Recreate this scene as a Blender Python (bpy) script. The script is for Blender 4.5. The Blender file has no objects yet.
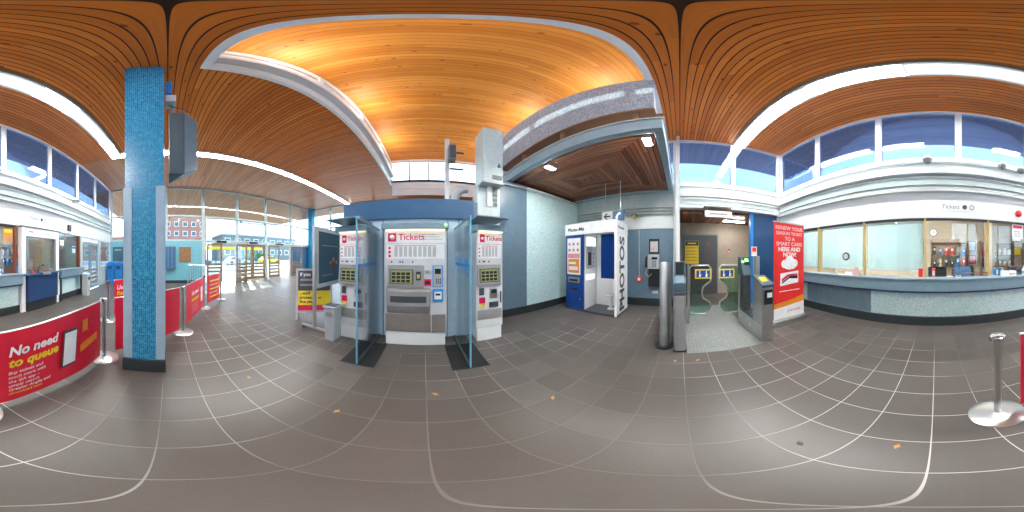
import bpy, bmesh, math, random
from mathutils import Matrix, Vector
random.seed(7)
PI = math.pi
S = bpy.context.scene
COL = S.collection

# ------------------------------------------------------------------ mesh builder
class MB:
    def __init__(s, M=None):
        s.v = []; s.f = []; s.M = M; s.g = []
    def add(s, vs, fs):
        n = len(s.v); s.g.append((n, len(s.f)))
        for p in vs:
            p = Vector(p)
            s.v.append(s.M @ p if s.M else p)
        for f in fs: s.f.append(tuple(n + i for i in f))
        return s
    def box(s, x0, y0, z0, x1, y1, z1):
        x0, x1 = min(x0, x1), max(x0, x1); y0, y1 = min(y0, y1), max(y0, y1); z0, z1 = min(z0, z1), max(z0, z1)
        return s.add([(x0,y0,z0),(x1,y0,z0),(x1,y1,z0),(x0,y1,z0),(x0,y0,z1),(x1,y0,z1),(x1,y1,z1),(x0,y1,z1)],
                     [(0,3,2,1),(4,5,6,7),(0,1,5,4),(1,2,6,5),(2,3,7,6),(3,0,4,7)])
    def prism(s, poly, axis, a, b):
        # poly: 2D outline; axis 'x' -> (y,z), 'y' -> (x,z), 'z' -> (x,y); extruded from a to b
        def P(q, t):
            return {'x': (t, q[0], q[1]), 'y': (q[0], t, q[1]), 'z': (q[0], q[1], t)}[axis]
        n = len(poly)
        vs = [P(q, a) for q in poly] + [P(q, b) for q in poly]
        fs = [tuple(range(n))[::-1], tuple(range(n, 2*n))]
        for i in range(n):
            j = (i+1) % n
            fs.append((i, j, n+j, n+i))
        return s.add(vs, fs)
    def cyl(s, p0, p1, r, seg=16, r2=None):
        p0, p1 = Vector(p0), Vector(p1); r2 = r if r2 is None else r2
        d = (p1-p0).normalized()
        u = d.orthogonal().normalized(); w = d.cross(u)
        vs = []
        for p, rr in ((p0, r), (p1, r2)):
            for i in range(seg):
                a = 2*PI*i/seg
                vs.append(p + (u*math.cos(a) + w*math.sin(a))*rr)
        fs = [tuple(range(seg))[::-1], tuple(range(seg, 2*seg))]
        for i in range(seg):
            j = (i+1) % seg
            fs.append((i, j, seg+j, seg+i))
        return s.add(vs, fs)
    def tube(s, path, r, seg=8):
        pts = [Vector(p) for p in path]; vs = []; n = len(pts)
        up = None
        for k, p in enumerate(pts):
            d = (pts[min(k+1, n-1)] - pts[max(k-1, 0)]).normalized()
            if up is None: up = d.orthogonal().normalized()
            up = (up - d*up.dot(d)).normalized(); w = d.cross(up)
            for i in range(seg):
                a = 2*PI*i/seg
                vs.append(p + (up*math.cos(a) + w*math.sin(a))*r)
        fs = [tuple(range(seg))[::-1], tuple(range((n-1)*seg, n*seg))]
        for k in range(n-1):
            for i in range(seg):
                j = (i+1) % seg
                fs.append((k*seg+i, k*seg+j, (k+1)*seg+j, (k+1)*seg+i))
        return s.add(vs, fs)
    def lathe(s, prof, c=(0,0,0), seg=32):
        vs = []; n = len(prof)
        for r, z in prof:
            r = max(r, 1e-4)
            for i in range(seg):
                a = 2*PI*i/seg
                vs.append((c[0]+r*math.cos(a), c[1]+r*math.sin(a), c[2]+z))
        fs = [tuple(range(seg))[::-1], tuple(range((n-1)*seg, n*seg))]
        for k in range(n-1):
            for i in range(seg):
                j = (i+1) % seg
                fs.append((k*seg+i, k*seg+j, (k+1)*seg+j, (k+1)*seg+i))
        return s.add(vs, fs)
    def ball(s, c, r, seg=16, sz=1.0):
        prof = [(r*math.cos(t), r*sz*math.sin(t)) for t in [(-PI/2 + PI*i/10) for i in range(11)]]
        return s.lathe(prof, c, seg)
    def each(s, name, mat, parent=None, **k):
        out = []
        for n, (v0, f0) in enumerate(s.g):
            v1, f1 = s.g[n+1] if n+1 < len(s.g) else (len(s.v), len(s.f))
            m = MB(); m.v = s.v[v0:v1]; m.f = [tuple(i-v0 for i in f) for f in s.f[f0:f1]]
            out.append(m.build(name, mat, parent, **k))
        return out[0]
    def build(s, name, mat, parent=None, bevel=0.0, smooth=False, seg=2):
        me = bpy.data.meshes.new(name)
        me.from_pydata([tuple(v) for v in s.v], [], s.f)
        bm = bmesh.new(); bm.from_mesh(me); bmesh.ops.recalc_face_normals(bm, faces=bm.faces); bm.to_mesh(me); bm.free()
        me.materials.append(mat)
        if smooth:
            for p in me.polygons: p.use_smooth = True
            try: me.set_sharp_from_angle(angle=math.radians(40))
            except Exception: pass
        o = bpy.data.objects.new(name, me); COL.objects.link(o)
        if parent: o.parent = parent
        if bevel:
            b = o.modifiers.new('bevel', 'BEVEL'); b.width = bevel; b.segments = seg; b.limit_method = 'ANGLE'; b.angle_limit = math.radians(40)
        return o

def tag(o, label, cat, group=None, kind=None):
    o['label'] = label; o['category'] = cat
    if group: o['group'] = group
    if kind: o['kind'] = kind
    return o
def thing(name, label, cat, loc=(0,0,0), rz=0.0, group=None, kind=None):
    o = bpy.data.objects.new(name, None); COL.objects.link(o)
    o.empty_display_size = .2
    o.location = loc; o.rotation_euler = (0, 0, rz)
    return tag(o, label, cat, group, kind)
def struct(o, label, cat):
    return tag(o, label, cat, None, 'structure')
def copy_tree(o, loc=None, rz=None, label=None, parent=None):
    c = o.copy(); COL.objects.link(c)
    if parent: c.parent = parent
    for ch in list(o.children): copy_tree(ch, parent=c)
    if loc is not None: c.location = loc
    if rz is not None: c.rotation_euler = (0, 0, rz)
    if label: c['label'] = label
    return c

def text(s, size, org, parent, mat, right=(1,0,0), up=(0,0,1), ext=.001, align='LEFT', shear=0.0, bold=0.0, name='lettering', sx=1.0, label=None):
    cu = bpy.data.curves.new('t', 'FONT'); cu.body = s; cu.size = size; cu.extrude = ext; cu.align_x = align; cu.align_y = 'CENTER'
    cu.shear = shear; cu.offset = bold; cu.resolution_u = 3
    ob = bpy.data.objects.new('t', cu); COL.objects.link(ob)
    dg = bpy.context.evaluated_depsgraph_get()
    me = bpy.data.meshes.new_from_object(ob.evaluated_get(dg)); me.name = name
    bpy.data.objects.remove(ob); bpy.data.curves.remove(cu)
    r = Vector(right).normalized(); u = Vector(up).normalized(); n = r.cross(u)
    M = Matrix(((r.x*sx,u.x,n.x,org[0]),(r.y*sx,u.y,n.y,org[1]),(r.z*sx,u.z,n.z,org[2]),(0,0,0,1)))
    me.transform(M); me.materials.clear(); me.materials.append(mat)
    o = bpy.data.objects.new(name, me); COL.objects.link(o)
    if parent: o.parent = parent
    if label: o['label'] = label
    return o

# ------------------------------------------------------------------ materials
class NT:
    def __init__(s, name):
        s.m = bpy.data.materials.new(name); s.m.use_nodes = True
        s.t = s.m.node_tree; s.n = s.t.nodes; s.b = s.n['Principled BSDF']
    def node(s, typ, **kw):
        x = s.n.new(typ)
        for k, v in kw.items(): setattr(x, k, v)
        return x
    def link(s, a, b): s.t.links.new(a, b)
    def put(s, inp, v):
        if isinstance(v, bpy.types.NodeSocket): s.link(v, inp)
        else: inp.default_value = v
    def math(s, op, a, b=0.0, c=None):
        x = s.node('ShaderNodeMath', operation=op); s.put(x.inputs[0], a); s.put(x.inputs[1], b)
        if c is not None: s.put(x.inputs[2], c)
        return x.outputs[0]
    def ramp(s, fac, stops):
        x = s.node('ShaderNodeValToRGB'); s.link(fac, x.inputs[0])
        e = x.color_ramp.elements
        while len(e) < len(stops): e.new(.5)
        for k, (p, c) in enumerate(stops): e[k].position = p; e[k].color = (*c, 1)
        return x.outputs[0]
    def mix(s, fac, a, b, blend='MIX'):
        x = s.node('ShaderNodeMix', data_type='RGBA', blend_type=blend)
        s.put(x.inputs[0], fac); s.put(x.inputs[6], a if not isinstance(a, tuple) else (*a[:3], 1)); s.put(x.inputs[7], b if not isinstance(b, tuple) else (*b[:3], 1))
        return x.outputs[2]
    def coords(s, mode):
        tc = s.node('ShaderNodeTexCoord'); sp = s.node('ShaderNodeSeparateXYZ'); s.link(tc.outputs['Object'], sp.inputs[0])
        X, Y, Z = sp.outputs
        s.obj = tc.outputs['Object']
        if mode == 'xy': return X, Y
        if mode == 'yx': return Y, X
        return s.math('ADD', X, Y), Z      # 'wall'
    def comb(s, x, y, z=0.0):
        c = s.node('ShaderNodeCombineXYZ'); s.put(c.inputs[0], x); s.put(c.inputs[1], y); s.put(c.inputs[2], z); return c.outputs[0]
    def white(s, vec):
        w = s.node('ShaderNodeTexWhiteNoise', noise_dimensions='3D'); s.link(vec, w.inputs['Vector']); return w.outputs['Value']
    def noise(s, vec, scale, detail=3.0, rough=.5):
        w = s.node('ShaderNodeTexNoise'); 
        if vec is not None: s.link(vec, w.inputs['Vector'])
        w.inputs['Scale'].default_value = scale; w.inputs['Detail'].default_value = detail; w.inputs['Roughness'].default_value = rough
        return w.outputs['Fac']
    def bump(s, h, dist, strength=.5):
        b = s.node('ShaderNodeBump'); s.link(h, b.inputs['Height']); b.inputs['Distance'].default_value = dist; b.inputs['Strength'].default_value = strength
        s.link(b.outputs[0], s.b.inputs['Normal'])

def flat(name, c, rough=.5, metal=0.0, var=.06, spec=.5, emit=0.0, scale=6.0):
    t = NT(name); t.coords('wall')
    n = t.noise(t.obj, scale)
    k = tuple(max(0, x*(1-var)) for x in c); l = tuple(min(1, x*(1+var)) for x in c)
    col = t.ramp(n, [(.3, k), (.7, l)])
    t.link(col, t.b.inputs['Base Color'])
    t.b.inputs['Roughness'].default_value = rough; t.b.inputs['Metallic'].default_value = metal
    t.b.inputs['Specular IOR Level'].default_value = spec
    if emit:
        t.link(col, t.b.inputs['Emission Color']); t.b.inputs['Emission Strength'].default_value = emit
    return t.m

def tiled(name, mode, sx, sy, grout, stops, gcol, rough=.3, ox=0.0, oy=0.0, var=0.0, bumpd=.002, grough=.8, soft=None):
    t = NT(name); X, Y = t.coords(mode)
    x = t.math('DIVIDE', t.math('SUBTRACT', X, ox), sx); y = t.math('DIVIDE', t.math('SUBTRACT', Y, oy), sy)
    fx, fy = t.math('FRACT', x), t.math('FRACT', y)
    r = t.white(t.comb(t.math('FLOOR', x), t.math('FLOOR', y)))
    ex = t.math('MULTIPLY', t.math('MINIMUM', fx, t.math('SUBTRACT', 1.0, fx)), sx)
    ey = t.math('MULTIPLY', t.math('MINIMUM', fy, t.math('SUBTRACT', 1.0, fy)), sy)
    e = t.math('MINIMUM', ex, ey)
    mask = t.math('LESS_THAN', e, grout/2)
    col = t.ramp(r, stops)
    if var:
        n = t.noise(t.obj, 3.0, 6.0, .65); n2 = t.noise(t.obj, 90.0, 2.0, .7)
        n = t.math('MULTIPLY_ADD', n2, .55, t.math('MULTIPLY', n, .45))
        f = t.math('MULTIPLY_ADD', n, var*3, 1.0-var*1.5)
        col = t.mix(1.0, col, t.comb(f, f, f), 'MULTIPLY')
    g = gcol
    if soft:
        g = t.ramp(t.noise(t.obj, soft[1], 2.0), [(.47, gcol), (.60, soft[0])])
    t.link(t.mix(mask, col, g), t.b.inputs['Base Color'])
    t.put(t.b.inputs['Roughness'], t.math('MULTIPLY_ADD', mask, grough-rough, rough))
    t.bump(t.math('SUBTRACT', 1.0, mask), bumpd)
    return t.m

def planks(name, mode, w, stops, groove, rough=.35, L=3.2, gw=.008, grain=.25, knots=True, bumpd=.004):
    t = NT(name); X, Y = t.coords(mode)
    y = t.math('DIVIDE', Y, w); row = t.math('FLOOR', y); fy = t.math('FRACT', y)
    off = t.white(t.comb(row, 3.7))
    x = t.math('ADD', t.math('DIVIDE', X, L), t.math('MULTIPLY', off, 5.0))
    r = t.white(t.comb(t.math('FLOOR', x), row))
    col = t.ramp(r, stops)
    g = t.noise(t.comb(t.math('MULTIPLY', X, 1.6), t.math('MULTIPLY', Y, 38.0), t.math('MULTIPLY', row, 1.37)), 1.0, 4.0, .6)
    f = t.math('MULTIPLY_ADD', g, grain*2, 1.0-grain)
    col = t.mix(1.0, col, t.comb(f, f, f), 'MULTIPLY')
    if knots:
        v = t.node('ShaderNodeTexVoronoi'); t.link(t.comb(t.math('MULTIPLY', X, 3.4), t.math('MULTIPLY', Y, 7.0)), v.inputs['Vector']); v.inputs['Scale'].default_value = 1.0
        sc_ = t.node('ShaderNodeSeparateColor'); t.link(v.outputs['Color'], sc_.inputs[0])
        kk = t.math('MULTIPLY', t.math('LESS_THAN', v.outputs['Distance'], .13), t.math('GREATER_THAN', sc_.outputs[0], .55))
        dk = t.mix(1.0, col, (.30, .22, .2), 'MULTIPLY')
        col = t.mix(t.math('MULTIPLY', kk, .8), col, dk)
    e = t.math('MULTIPLY', t.math('MINIMUM', fy, t.math('SUBTRACT', 1.0, fy)), w)
    mask = t.math('LESS_THAN', e, gw/2)
    t.link(t.mix(mask, col, groove), t.b.inputs['Base Color'])
    t.b.inputs['Roughness'].default_value = rough; t.b.inputs['Specular IOR Level'].default_value = .35
    t.bump(t.math('SUBTRACT', 1.0, mask), bumpd)
    return t.m

def glass(name, tint=(.9,.96,.98), gloss=.12, rough=.02):
    t = NT(name); t.n.remove(t.b)
    tr = t.node('ShaderNodeBsdfTransparent'); tr.inputs[0].default_value = (*tint, 1)
    gl = t.node('ShaderNodeBsdfGlossy'); gl.inputs['Roughness'].default_value = rough
    fr = t.node('ShaderNodeLayerWeight'); fr.inputs['Blend'].default_value = .25
    f = t.math('MULTIPLY_ADD', fr.outputs['Fresnel'], .6, gloss*.35)
    mx = t.node('ShaderNodeMixShader'); t.link(f, mx.inputs[0]); t.link(tr.outputs[0], mx.inputs[1]); t.link(gl.outputs[0], mx.inputs[2])
    t.link(mx.outputs[0], t.n['Material Output'].inputs[0])
    return t.m

M = {}
M['floor'] = tiled('floor_tile', 'xy', .32, .32, .0062, [(0,(.083,.072,.065)),(.55,(.091,.080,.073)),(.93,(.100,.088,.081)),(1,(.122,.111,.104))], (.155,.142,.134), rough=.38, ox=.02, oy=-.045, var=.22, bumpd=.002, soft=((.50,.48,.46), .45))
M['wood'] = planks('ceiling_plank', 'xy', .095, [(0,(.58,.145,.016)),(.45,(.68,.182,.022)),(1,(.78,.23,.032))], (.035,.010,.003), rough=.34, gw=.013)
M['wood_lantern_lit'] = planks('lantern_plank_lit', 'xy', .115, [(0,(.60,.20,.022)),(.5,(.66,.24,.032)),(1,(.74,.30,.05))], (.20,.06,.01), rough=.5, gw=.006)  # same wood as the main ceiling, yellowed to read as lit more
M['wood_hall'] = planks('hall_plank', 'xy', .085, [(0,(.58,.24,.115)),(.45,(.66,.28,.135)),(1,(.76,.35,.17))], (.10,.04,.015), rough=.3, gw=.012, knots=False)
M['wood_out'] = planks('soffit_plank', 'xy', .10, [(0,(.44,.21,.11)),(1,(.56,.29,.16))], (.2,.09,.05), rough=.6, knots=False)
M['soffit_blue'] = planks('eaves_plank', 'xy', .10, [(0,(.50,.43,.45)),(1,(.62,.54,.55))], (.3,.25,.26), rough=.5, knots=False, grain=.3)
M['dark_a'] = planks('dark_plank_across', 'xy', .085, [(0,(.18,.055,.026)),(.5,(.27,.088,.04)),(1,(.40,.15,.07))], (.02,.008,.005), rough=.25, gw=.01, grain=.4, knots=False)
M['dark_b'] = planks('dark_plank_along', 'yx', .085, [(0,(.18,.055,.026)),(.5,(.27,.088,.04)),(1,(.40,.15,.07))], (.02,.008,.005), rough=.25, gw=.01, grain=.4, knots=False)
M['mosaic_blue'] = tiled('blue_mosaic', 'wall', .022, .022, .0035, [(0,(.0,.12,.30)),(.4,(.0,.20,.44)),(.75,(.005,.29,.54)),(1,(.04,.40,.64))], (.06,.27,.42), rough=.25)
M['mosaic_aqua'] = tiled('aqua_mosaic', 'wall', .025, .025, .004, [(0,(.40,.72,.74)),(.5,(.58,.84,.85)),(1,(.82,.95,.95))], (.70,.86,.87), rough=.3)
M['mosaic_grey'] = tiled('grey_mosaic', 'wall', .022, .06, .003, [(0,(.30,.34,.41)),(.5,(.42,.47,.55)),(1,(.58,.63,.70))], (.24,.27,.33), rough=.4)
M['white'] = flat('white_paint', (.78,.80,.80), .45, var=.015)
M['white_gloss'] = flat('white_gloss', (.87,.88,.89), .22, var=.015)
M['offwhite'] = flat('off_white', (.68,.71,.72), .45, var=.02)
M['frame_white'] = flat('frame_white', (.78,.80,.81), .4, var=.02)
M['frame_grey'] = flat('frame_grey_green', (.44,.52,.53), .4)
M['pale_column'] = tiled('pale_column_mosaic', 'wall', .022, .022, .003, [(0,(.50,.60,.60)),(1,(.66,.74,.73))], (.56,.64,.64), rough=.35)
M['panel_blue'] = flat('panel_light_blue', (.54,.70,.80), .35)
M['panel_grey_blue'] = flat('panel_grey_blue', (.13,.21,.28), .35)
M['hoard_blue'] = flat('hoarding_blue', (.035,.115,.235), .35)
M['steel_blue'] = flat('steel_blue_paint', (.20,.30,.37), .35)
M['counter'] = flat('counter_grey_blue', (.17,.27,.33), .4)
M['navy'] = flat('navy', (.012,.05,.15), .35)
M['navy_gloss'] = flat('navy_gloss', (.02,.07,.18), .12)
M['blue'] = flat('bright_blue', (.01,.20,.60), .4)
M['bin_blue'] = flat('bin_blue', (.012,.17,.48), .4)
M['booth_blue'] = flat('booth_blue', (.012,.06,.28), .3)
M['turquoise'] = flat('turquoise_wall', (.16,.42,.50), .4)
M['black'] = flat('black_plastic', (.014,.015,.017), .35)
M['plinth'] = flat('dark_plinth', (.022,.032,.036), .35)
M['rubber'] = flat('black_mat', (.012,.014,.016), .8)
M['grey'] = flat('grey_plastic', (.22,.24,.25), .45)
M['mid_grey'] = flat('mid_grey_metal', (.36,.36,.36), .4, .3)
M['light_grey'] = flat('light_grey', (.50,.52,.53), .4)
M['taupe'] = flat('taupe_metal', (.30,.27,.25), .4, .4)
M['dark_grey'] = flat('dark_grey', (.06,.07,.08), .4)
M['steel'] = flat('brushed_steel', (.60,.60,.60), .28, 1.0)
M['steel_dull'] = flat('dull_steel', (.50,.52,.53), .42, .8)
M['chrome'] = flat('chrome', (.75,.75,.75), .12, 1.0)
M['red'] = flat('red_vinyl', (.78,.012,.045), .4)
M['red_plain'] = flat('red_paint', (.76,.025,.025), .4)
M['crimson'] = flat('crimson_print', (.70,.01,.09), .4)
M['orange'] = flat('orange_print', (.85,.30,.02), .45)
M['yellow'] = flat('yellow_print', (.88,.66,.02), .45)
M['pink'] = flat('pink_print', (.78,.30,.32), .45)
M['cream'] = flat('cream', (.50,.40,.26), .5)
M['beige'] = flat('beige_wall', (.44,.38,.30), .55)
M['brown'] = flat('brown_wood', (.24,.12,.055), .5)
M['red_brown'] = flat('red_brown_frame', (.22,.055,.03), .45)
M['oak'] = flat('oak', (.26,.145,.065), .45, var=.2)
M['brass'] = flat('brass_yellow_frame', (.50,.38,.16), .4)
M['green_lamp'] = flat('green_lamp', (.15,.75,.10), .4, emit=1.0)
M['screen'] = flat('screen_olive', (.26,.27,.12), .25, emit=.05, scale=30)
M['screen_dark'] = flat('screen_dark', (.02,.03,.03), .1)
M['screen_blue'] = flat('screen_blue', (.03,.08,.16), .15, emit=.3)
M['screen_grey'] = flat('card_screen', (.45,.50,.50), .2)
M['print_grey'] = flat('print_grey', (.30,.30,.32), .6)
M['print_white'] = flat('print_white', (.86,.87,.88), .5)
M['blind'] = flat('pale_aqua_blind', (.72,.84,.86), .55, var=.02)
t_ = NT('blind_cloth'); t_.b.inputs['Base Color'].default_value = (.80,.93,.94,1); t_.b.inputs['Roughness'].default_value = .7
_tl = t_.node('ShaderNodeBsdfTranslucent'); _tl.inputs[0].default_value = (.75,.88,.9,1); _mx = t_.node('ShaderNodeMixShader'); _mx.inputs[0].default_value = .45
t_.link(t_.b.outputs[0], _mx.inputs[1]); t_.link(_tl.outputs[0], _mx.inputs[2]); t_.link(_mx.outputs[0], t_.n['Material Output'].inputs[0]); M['blind'] = t_.m
M['lamp'] = flat('lamp_diffuser', (.92,.93,.90), .5, var=.01, emit=15.0)
M['tube'] = flat('lamp_tube', (1.0,.96,.88), .5, var=.0, emit=22.0)
M['lamp_bright'] = flat('lamp_bright', (1.0,.97,.92), .5, var=.0, emit=95.0)
M['warm_strip'] = flat('warm_strip', (1.0,.85,.5), .5, var=.0, emit=.35)
M['leaf'] = flat('dead_leaf', (.50,.24,.06), .7, var=.3)
M['leaf_dark'] = flat('dark_leaf', (.04,.03,.025), .8)
M['paving'] = tiled('paving', 'xy', .6, .6, .01, [(0,(.34,.33,.32)),(1,(.40,.39,.38))], (.28,.27,.26), rough=.7, var=.1)
M['tarmac'] = flat('tarmac', (.20,.20,.21), .8, var=.15, scale=2)
M['brick'] = tiled('brick', 'wall', .24, .08, .012, [(0,(.22,.06,.04)),(1,(.32,.10,.065))], (.3,.24,.2), rough=.8)
M['render'] = flat('white_render', (.66,.66,.64), .7)
M['concrete'] = flat('concrete', (.42,.42,.41), .7, var=.12)
M['slate'] = flat('slate_cladding', (.10,.13,.13), .6)
M['display_grey'] = flat('display_casing', (.05,.085,.11), .35)
M['louvre'] = flat('lamp_louvre', (.8,.82,.82), .5, var=.01, emit=.12)
M['flash'] = flat('flash_panel', (.9,.92,.92), .5, var=.01, emit=.2)
M['tube_low'] = flat('lamp_tube_low', (1,.96,.9), .5, var=0, emit=9)
M['office_tube'] = flat('office_tube', (1,.93,.82), .5, var=0, emit=7)
M['blind_fill_tube'] = flat('blind_fill_tube', (1,.97,.92), .5, var=0, emit=48)
M['door_grey'] = flat('door_grey', (.09,.10,.105), .35)
M['sign_blue'] = flat('sign_blue', (.02,.32,.80), .4)
M['tvm_body'] = flat('machine_grey', (.66,.68,.70), .35)
M['bin_grey'] = flat('bin_grey', (.36,.39,.41), .45)
M['reader'] = flat('reader_grey', (.06,.10,.13), .35)
M['channel'] = flat('channel_grey', (.30,.40,.47), .35)
M['casing'] = flat('casing_blue_grey', (.30,.42,.54), .35)
M['hedge'] = flat('hedge_green', (.05,.13,.03), .8, var=.5, scale=9)
M['car_white'] = flat('car_white', (.7,.7,.7), .2)
M['car_yellow'] = flat('car_yellow', (.8,.55,.02), .25)
M['car_blue'] = flat('car_blue', (.02,.12,.4), .2)
M['gate_floor'] = tiled('gate_floor_plate', 'xy', .05, .05, .006, [(0,(.22,.235,.23)),(1,(.27,.285,.28))], (.16,.17,.17), rough=.4)
M['glass'] = glass('clear_glass', (.88,.96,.97), .12)
M['glass_blue'] = glass('clerestory_glass', (.42,.51,.66), .03)
M['glass_office'] = glass('office_glass', (.97,1,1), .15)
M['glass_screen'] = glass('screen_glass', (.93,.97,.99), .03)
M['glass_edge'] = flat('glass_edge_blue', (.16,.42,.58), .15)
M['glass_gate'] = glass('gate_glass', (.62,.82,.74), .15)
M['glass_dark'] = flat('tinted_window', (.05,.08,.10), .08)
M['skin_print'] = flat('print_skin', (.50,.30,.20), .5)
M['teal_print'] = flat('print_teal', (.03,.09,.12), .4)

# ------------------------------------------------------------------ setting: room shell
CH = 1.5            # camera height
ZC = 5.55           # underside of the main ceiling
XE, XW, YS, YN = 4.7, -9.0, -3.3, 11.0
LW, LE, LS, LN, ZL = -1.74, 3.30, .38, 8.5, 7.25
XB = 2.10            # face of the mosaic beam   # raised lantern

struct(MB().box(XW, YS, -.2, XE, YN, 0).build('floor', M['floor']), 'dark grey square floor tiles with pale joints across the hall', 'floor')
# main ceiling, one slab with the lantern opening, planks running east-west
c = MB()
for a in ((-5.62, YS, LW, YN), (LE, YS, XE, YN), (LW, YS, LE, LS), (LW, LN, LE, YN)):
    c.box(a[0], a[1], ZC, a[2], a[3], ZC+.25)
struct(c.build('ceiling', M['wood']), 'varnished orange brown plank ceiling over the ticket hall', 'ceiling')
# the west part is one plank field of its own beyond the white strip
struct(MB().box(XW, YS, ZC, -5.62, YN, ZC+.25).build('ceiling_west', M['wood_hall']), 'paler plank ceiling beside the glazed entrance', 'ceiling')
struct(MB().box(LW-.35, LS-.35, ZL, LE+.35, LN+.35, ZL+.2).build('ceiling_lantern', M['wood_lantern_lit']), 'plank ceiling of the raised rooflight, toned golden to look brightly lit', 'ceiling')
# eaves outside
e = MB()
e.box(XE+.12, -5.0, ZC, 6.35, 4.6, ZC+.25).box(XW, -5.0, ZC, XE+.12, YS-.12, ZC+.25)
struct(e.build('soffit_eaves', M['soffit_blue']), 'blue grey boarded eaves seen through the high windows', 'eaves')
struct(MB().box(-17.0, YS-1.7, ZC, XW-.12, YN+2.2, ZC+.25).box(XW-.12, YN+.12, ZC, 3.4, YN+2.2, ZC+.25).build('soffit_entrance', M['wood_out']), 'boarded canopy outside the entrance doors', 'eaves')

nw = [0]
def window(wall, a, b, z0, z1, label, gl='glass_blue', fr='frame_white', t=.07, transoms=()):
    """one glazed bay of a wall: frame bars and a pane"""
    nw[0] += 1
    f, g = MB(), MB()
    def bx(mb, u0, u1, za, zb, d0, d1):
        if wall == 'S': mb.box(u0, YS-d0, za, u1, YS-d1, zb)
        elif wall == 'N': mb.box(u0, YN+d0, za, u1, YN+d1, zb)
        elif wall == 'E': mb.box(XE+d0, u0, za, XE+d1, u1, zb)
        elif wall == 'W': mb.box(XW-d0, u0, za, XW-d1, u1, zb)
        elif wall == 'LW': mb.box(LW-d0, u0, za, LW-d1, u1, zb)
        elif wall == 'LE': mb.box(LE+d0, u0, za, LE+d1, u1, zb)
        elif wall == 'LN': mb.box(u0, LN+d0, za, u1, LN+d1, zb)
        elif wall == 'LS': mb.box(u0, LS-d0, za, u1, LS-d1, zb)
    bx(f, a, a+t, z0, z1, 0, .10); bx(f, b-t, b, z0, z1, 0, .10)
    bx(f, a+t, b-t, z0, z0+t, 0, .10); bx(f, a+t, b-t, z1-t, z1, 0, .10)
    zz = [z0+t]
    for z in transoms:
        bx(f, a+t, b-t, z-t*.5, z+t*.5, 0, .10)
    bx(g, a+t, b-t, z0+t, z1-t, .045, .055)
    r = thing('window_%d' % nw[0], label, 'window', (0,0,0), kind='structure')
    f.build('window_frame', M[fr], r); g.build('glass_pane', M[gl], r)
    return r

ORD = ['first', 'second', 'third', 'fourth', 'fifth', 'sixth', 'seventh', 'eighth', 'ninth']
sm = [4.63, 2.95, 1.22, -.46, -2.1, -3.75, -5.35, -6.95, -8.9]
for k in range(8):
    window('S', sm[k+1], sm[k], 3.72, ZC-.01, '%s high window bay from the gate corner above the ticket office' % ORD[k])
em = [-3.24, -1.6, .12, 2.1, 4.15]
for k in range(4):
    window('E', em[k], em[k+1], 3.72, ZC-.01, '%s high window bay from the office corner above the ticket gates' % ORD[k])
# lantern walls
lm = [LS, 2.42, 4.45, 6.48, LN]
for k in range(4):
    window('LW', lm[k], lm[k+1], 6.75, ZL-.01, '%s pane of the rooflight along its long side by the entrance' % ORD[k], 'glass', t=.06)
    window('LE', lm[k], lm[k+1], 6.55, ZL-.01, '%s pane of the rooflight along its long side over the photo booth' % ORD[k], 'glass', t=.06)
ln = [LW, -.75, .25, 1.25, LE]
for k in range(4):
    window('LN', ln[k], ln[k+1], 5.75, ZL-.01, '%s pane of the rooflight end above the ticket machines' % ORD[k], 'glass', t=.05, transoms=())
for k in range(2):
    window('LS', (LW, .8)[k], (.8, LE)[k], 6.55, ZL-.01, '%s pane of the rooflight end above the middle of the hall' % ORD[k], 'glass', t=.06)
u = MB()
u.box(LW-.1, LS, ZC+.001, LW, LN, 6.75).box(LE, LS, ZC+.001, LE+.1, LN, 6.55).box(LW-.1, LS-.1, ZC+.26, LE+.1, LS, 6.55).box(LW-.1, LN, ZC+.001, LE+.1, LN+.1, 5.75)
struct(u.build('wall_lantern', M['white']), 'white upstand under the rooflight glazing', 'wall')
tr = MB()
for x0, y0, x1, y1 in ((LW-.02, LS-.03, LE+.02, LS+.07), (LW-.02, LS+.07, LW+.07, LN), (LE-.06, LS+.07, LE+.02, LN), (LW+.09, LN-.1, LE-.06, LN)):
    tr.box(x0, y0, ZC-.05, x1, y1, ZC+.06)
struct(tr.build('trim_1', M['white_gloss'], bevel=.006), 'white edging board round the rooflight opening', 'trim')
sh = MB().box(LW+.001, LS+.1, 5.98, LW+.18, LN-.1, 6.10).box(LW+.001, LS+.1, 6.10, LW+.03, LN-.1, 6.2)
struct(sh.build('trim_2', M['white_gloss'], bevel=.01), 'white ledge along the rooflight by the entrance', 'trim')
struct(MB().box(LE-.18, LS+.1, 5.98, LE-.001, LN-.1, 6.10).build('trim_16', M['white_gloss'], bevel=.01), 'white ledge along the rooflight over the photo booth', 'trim')
struct(MB().box(LW+.09, LN-.12, 4.80, LE-.06, LN-.10, ZC-.051).box(LW+.3, LN-.14, 5.20, LE-.3, LN-.121, 5.24).build('trim_17', M['white_gloss']), 'white fascia hanging at the far end of the rooflight', 'trim')
jb = thing('junction_box', 'white junction box on the ledge of the rooflight', 'junction box', (LW+.1, 2.35, 6.10))
MB().box(-.07, -.12, .001, .09, .12, .18).build('box_body', M['white_gloss'], jb, bevel=.01); MB().box(-.05, -.1, .181, .07, .1, .19).build('lid', M['frame_white'], jb)

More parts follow.
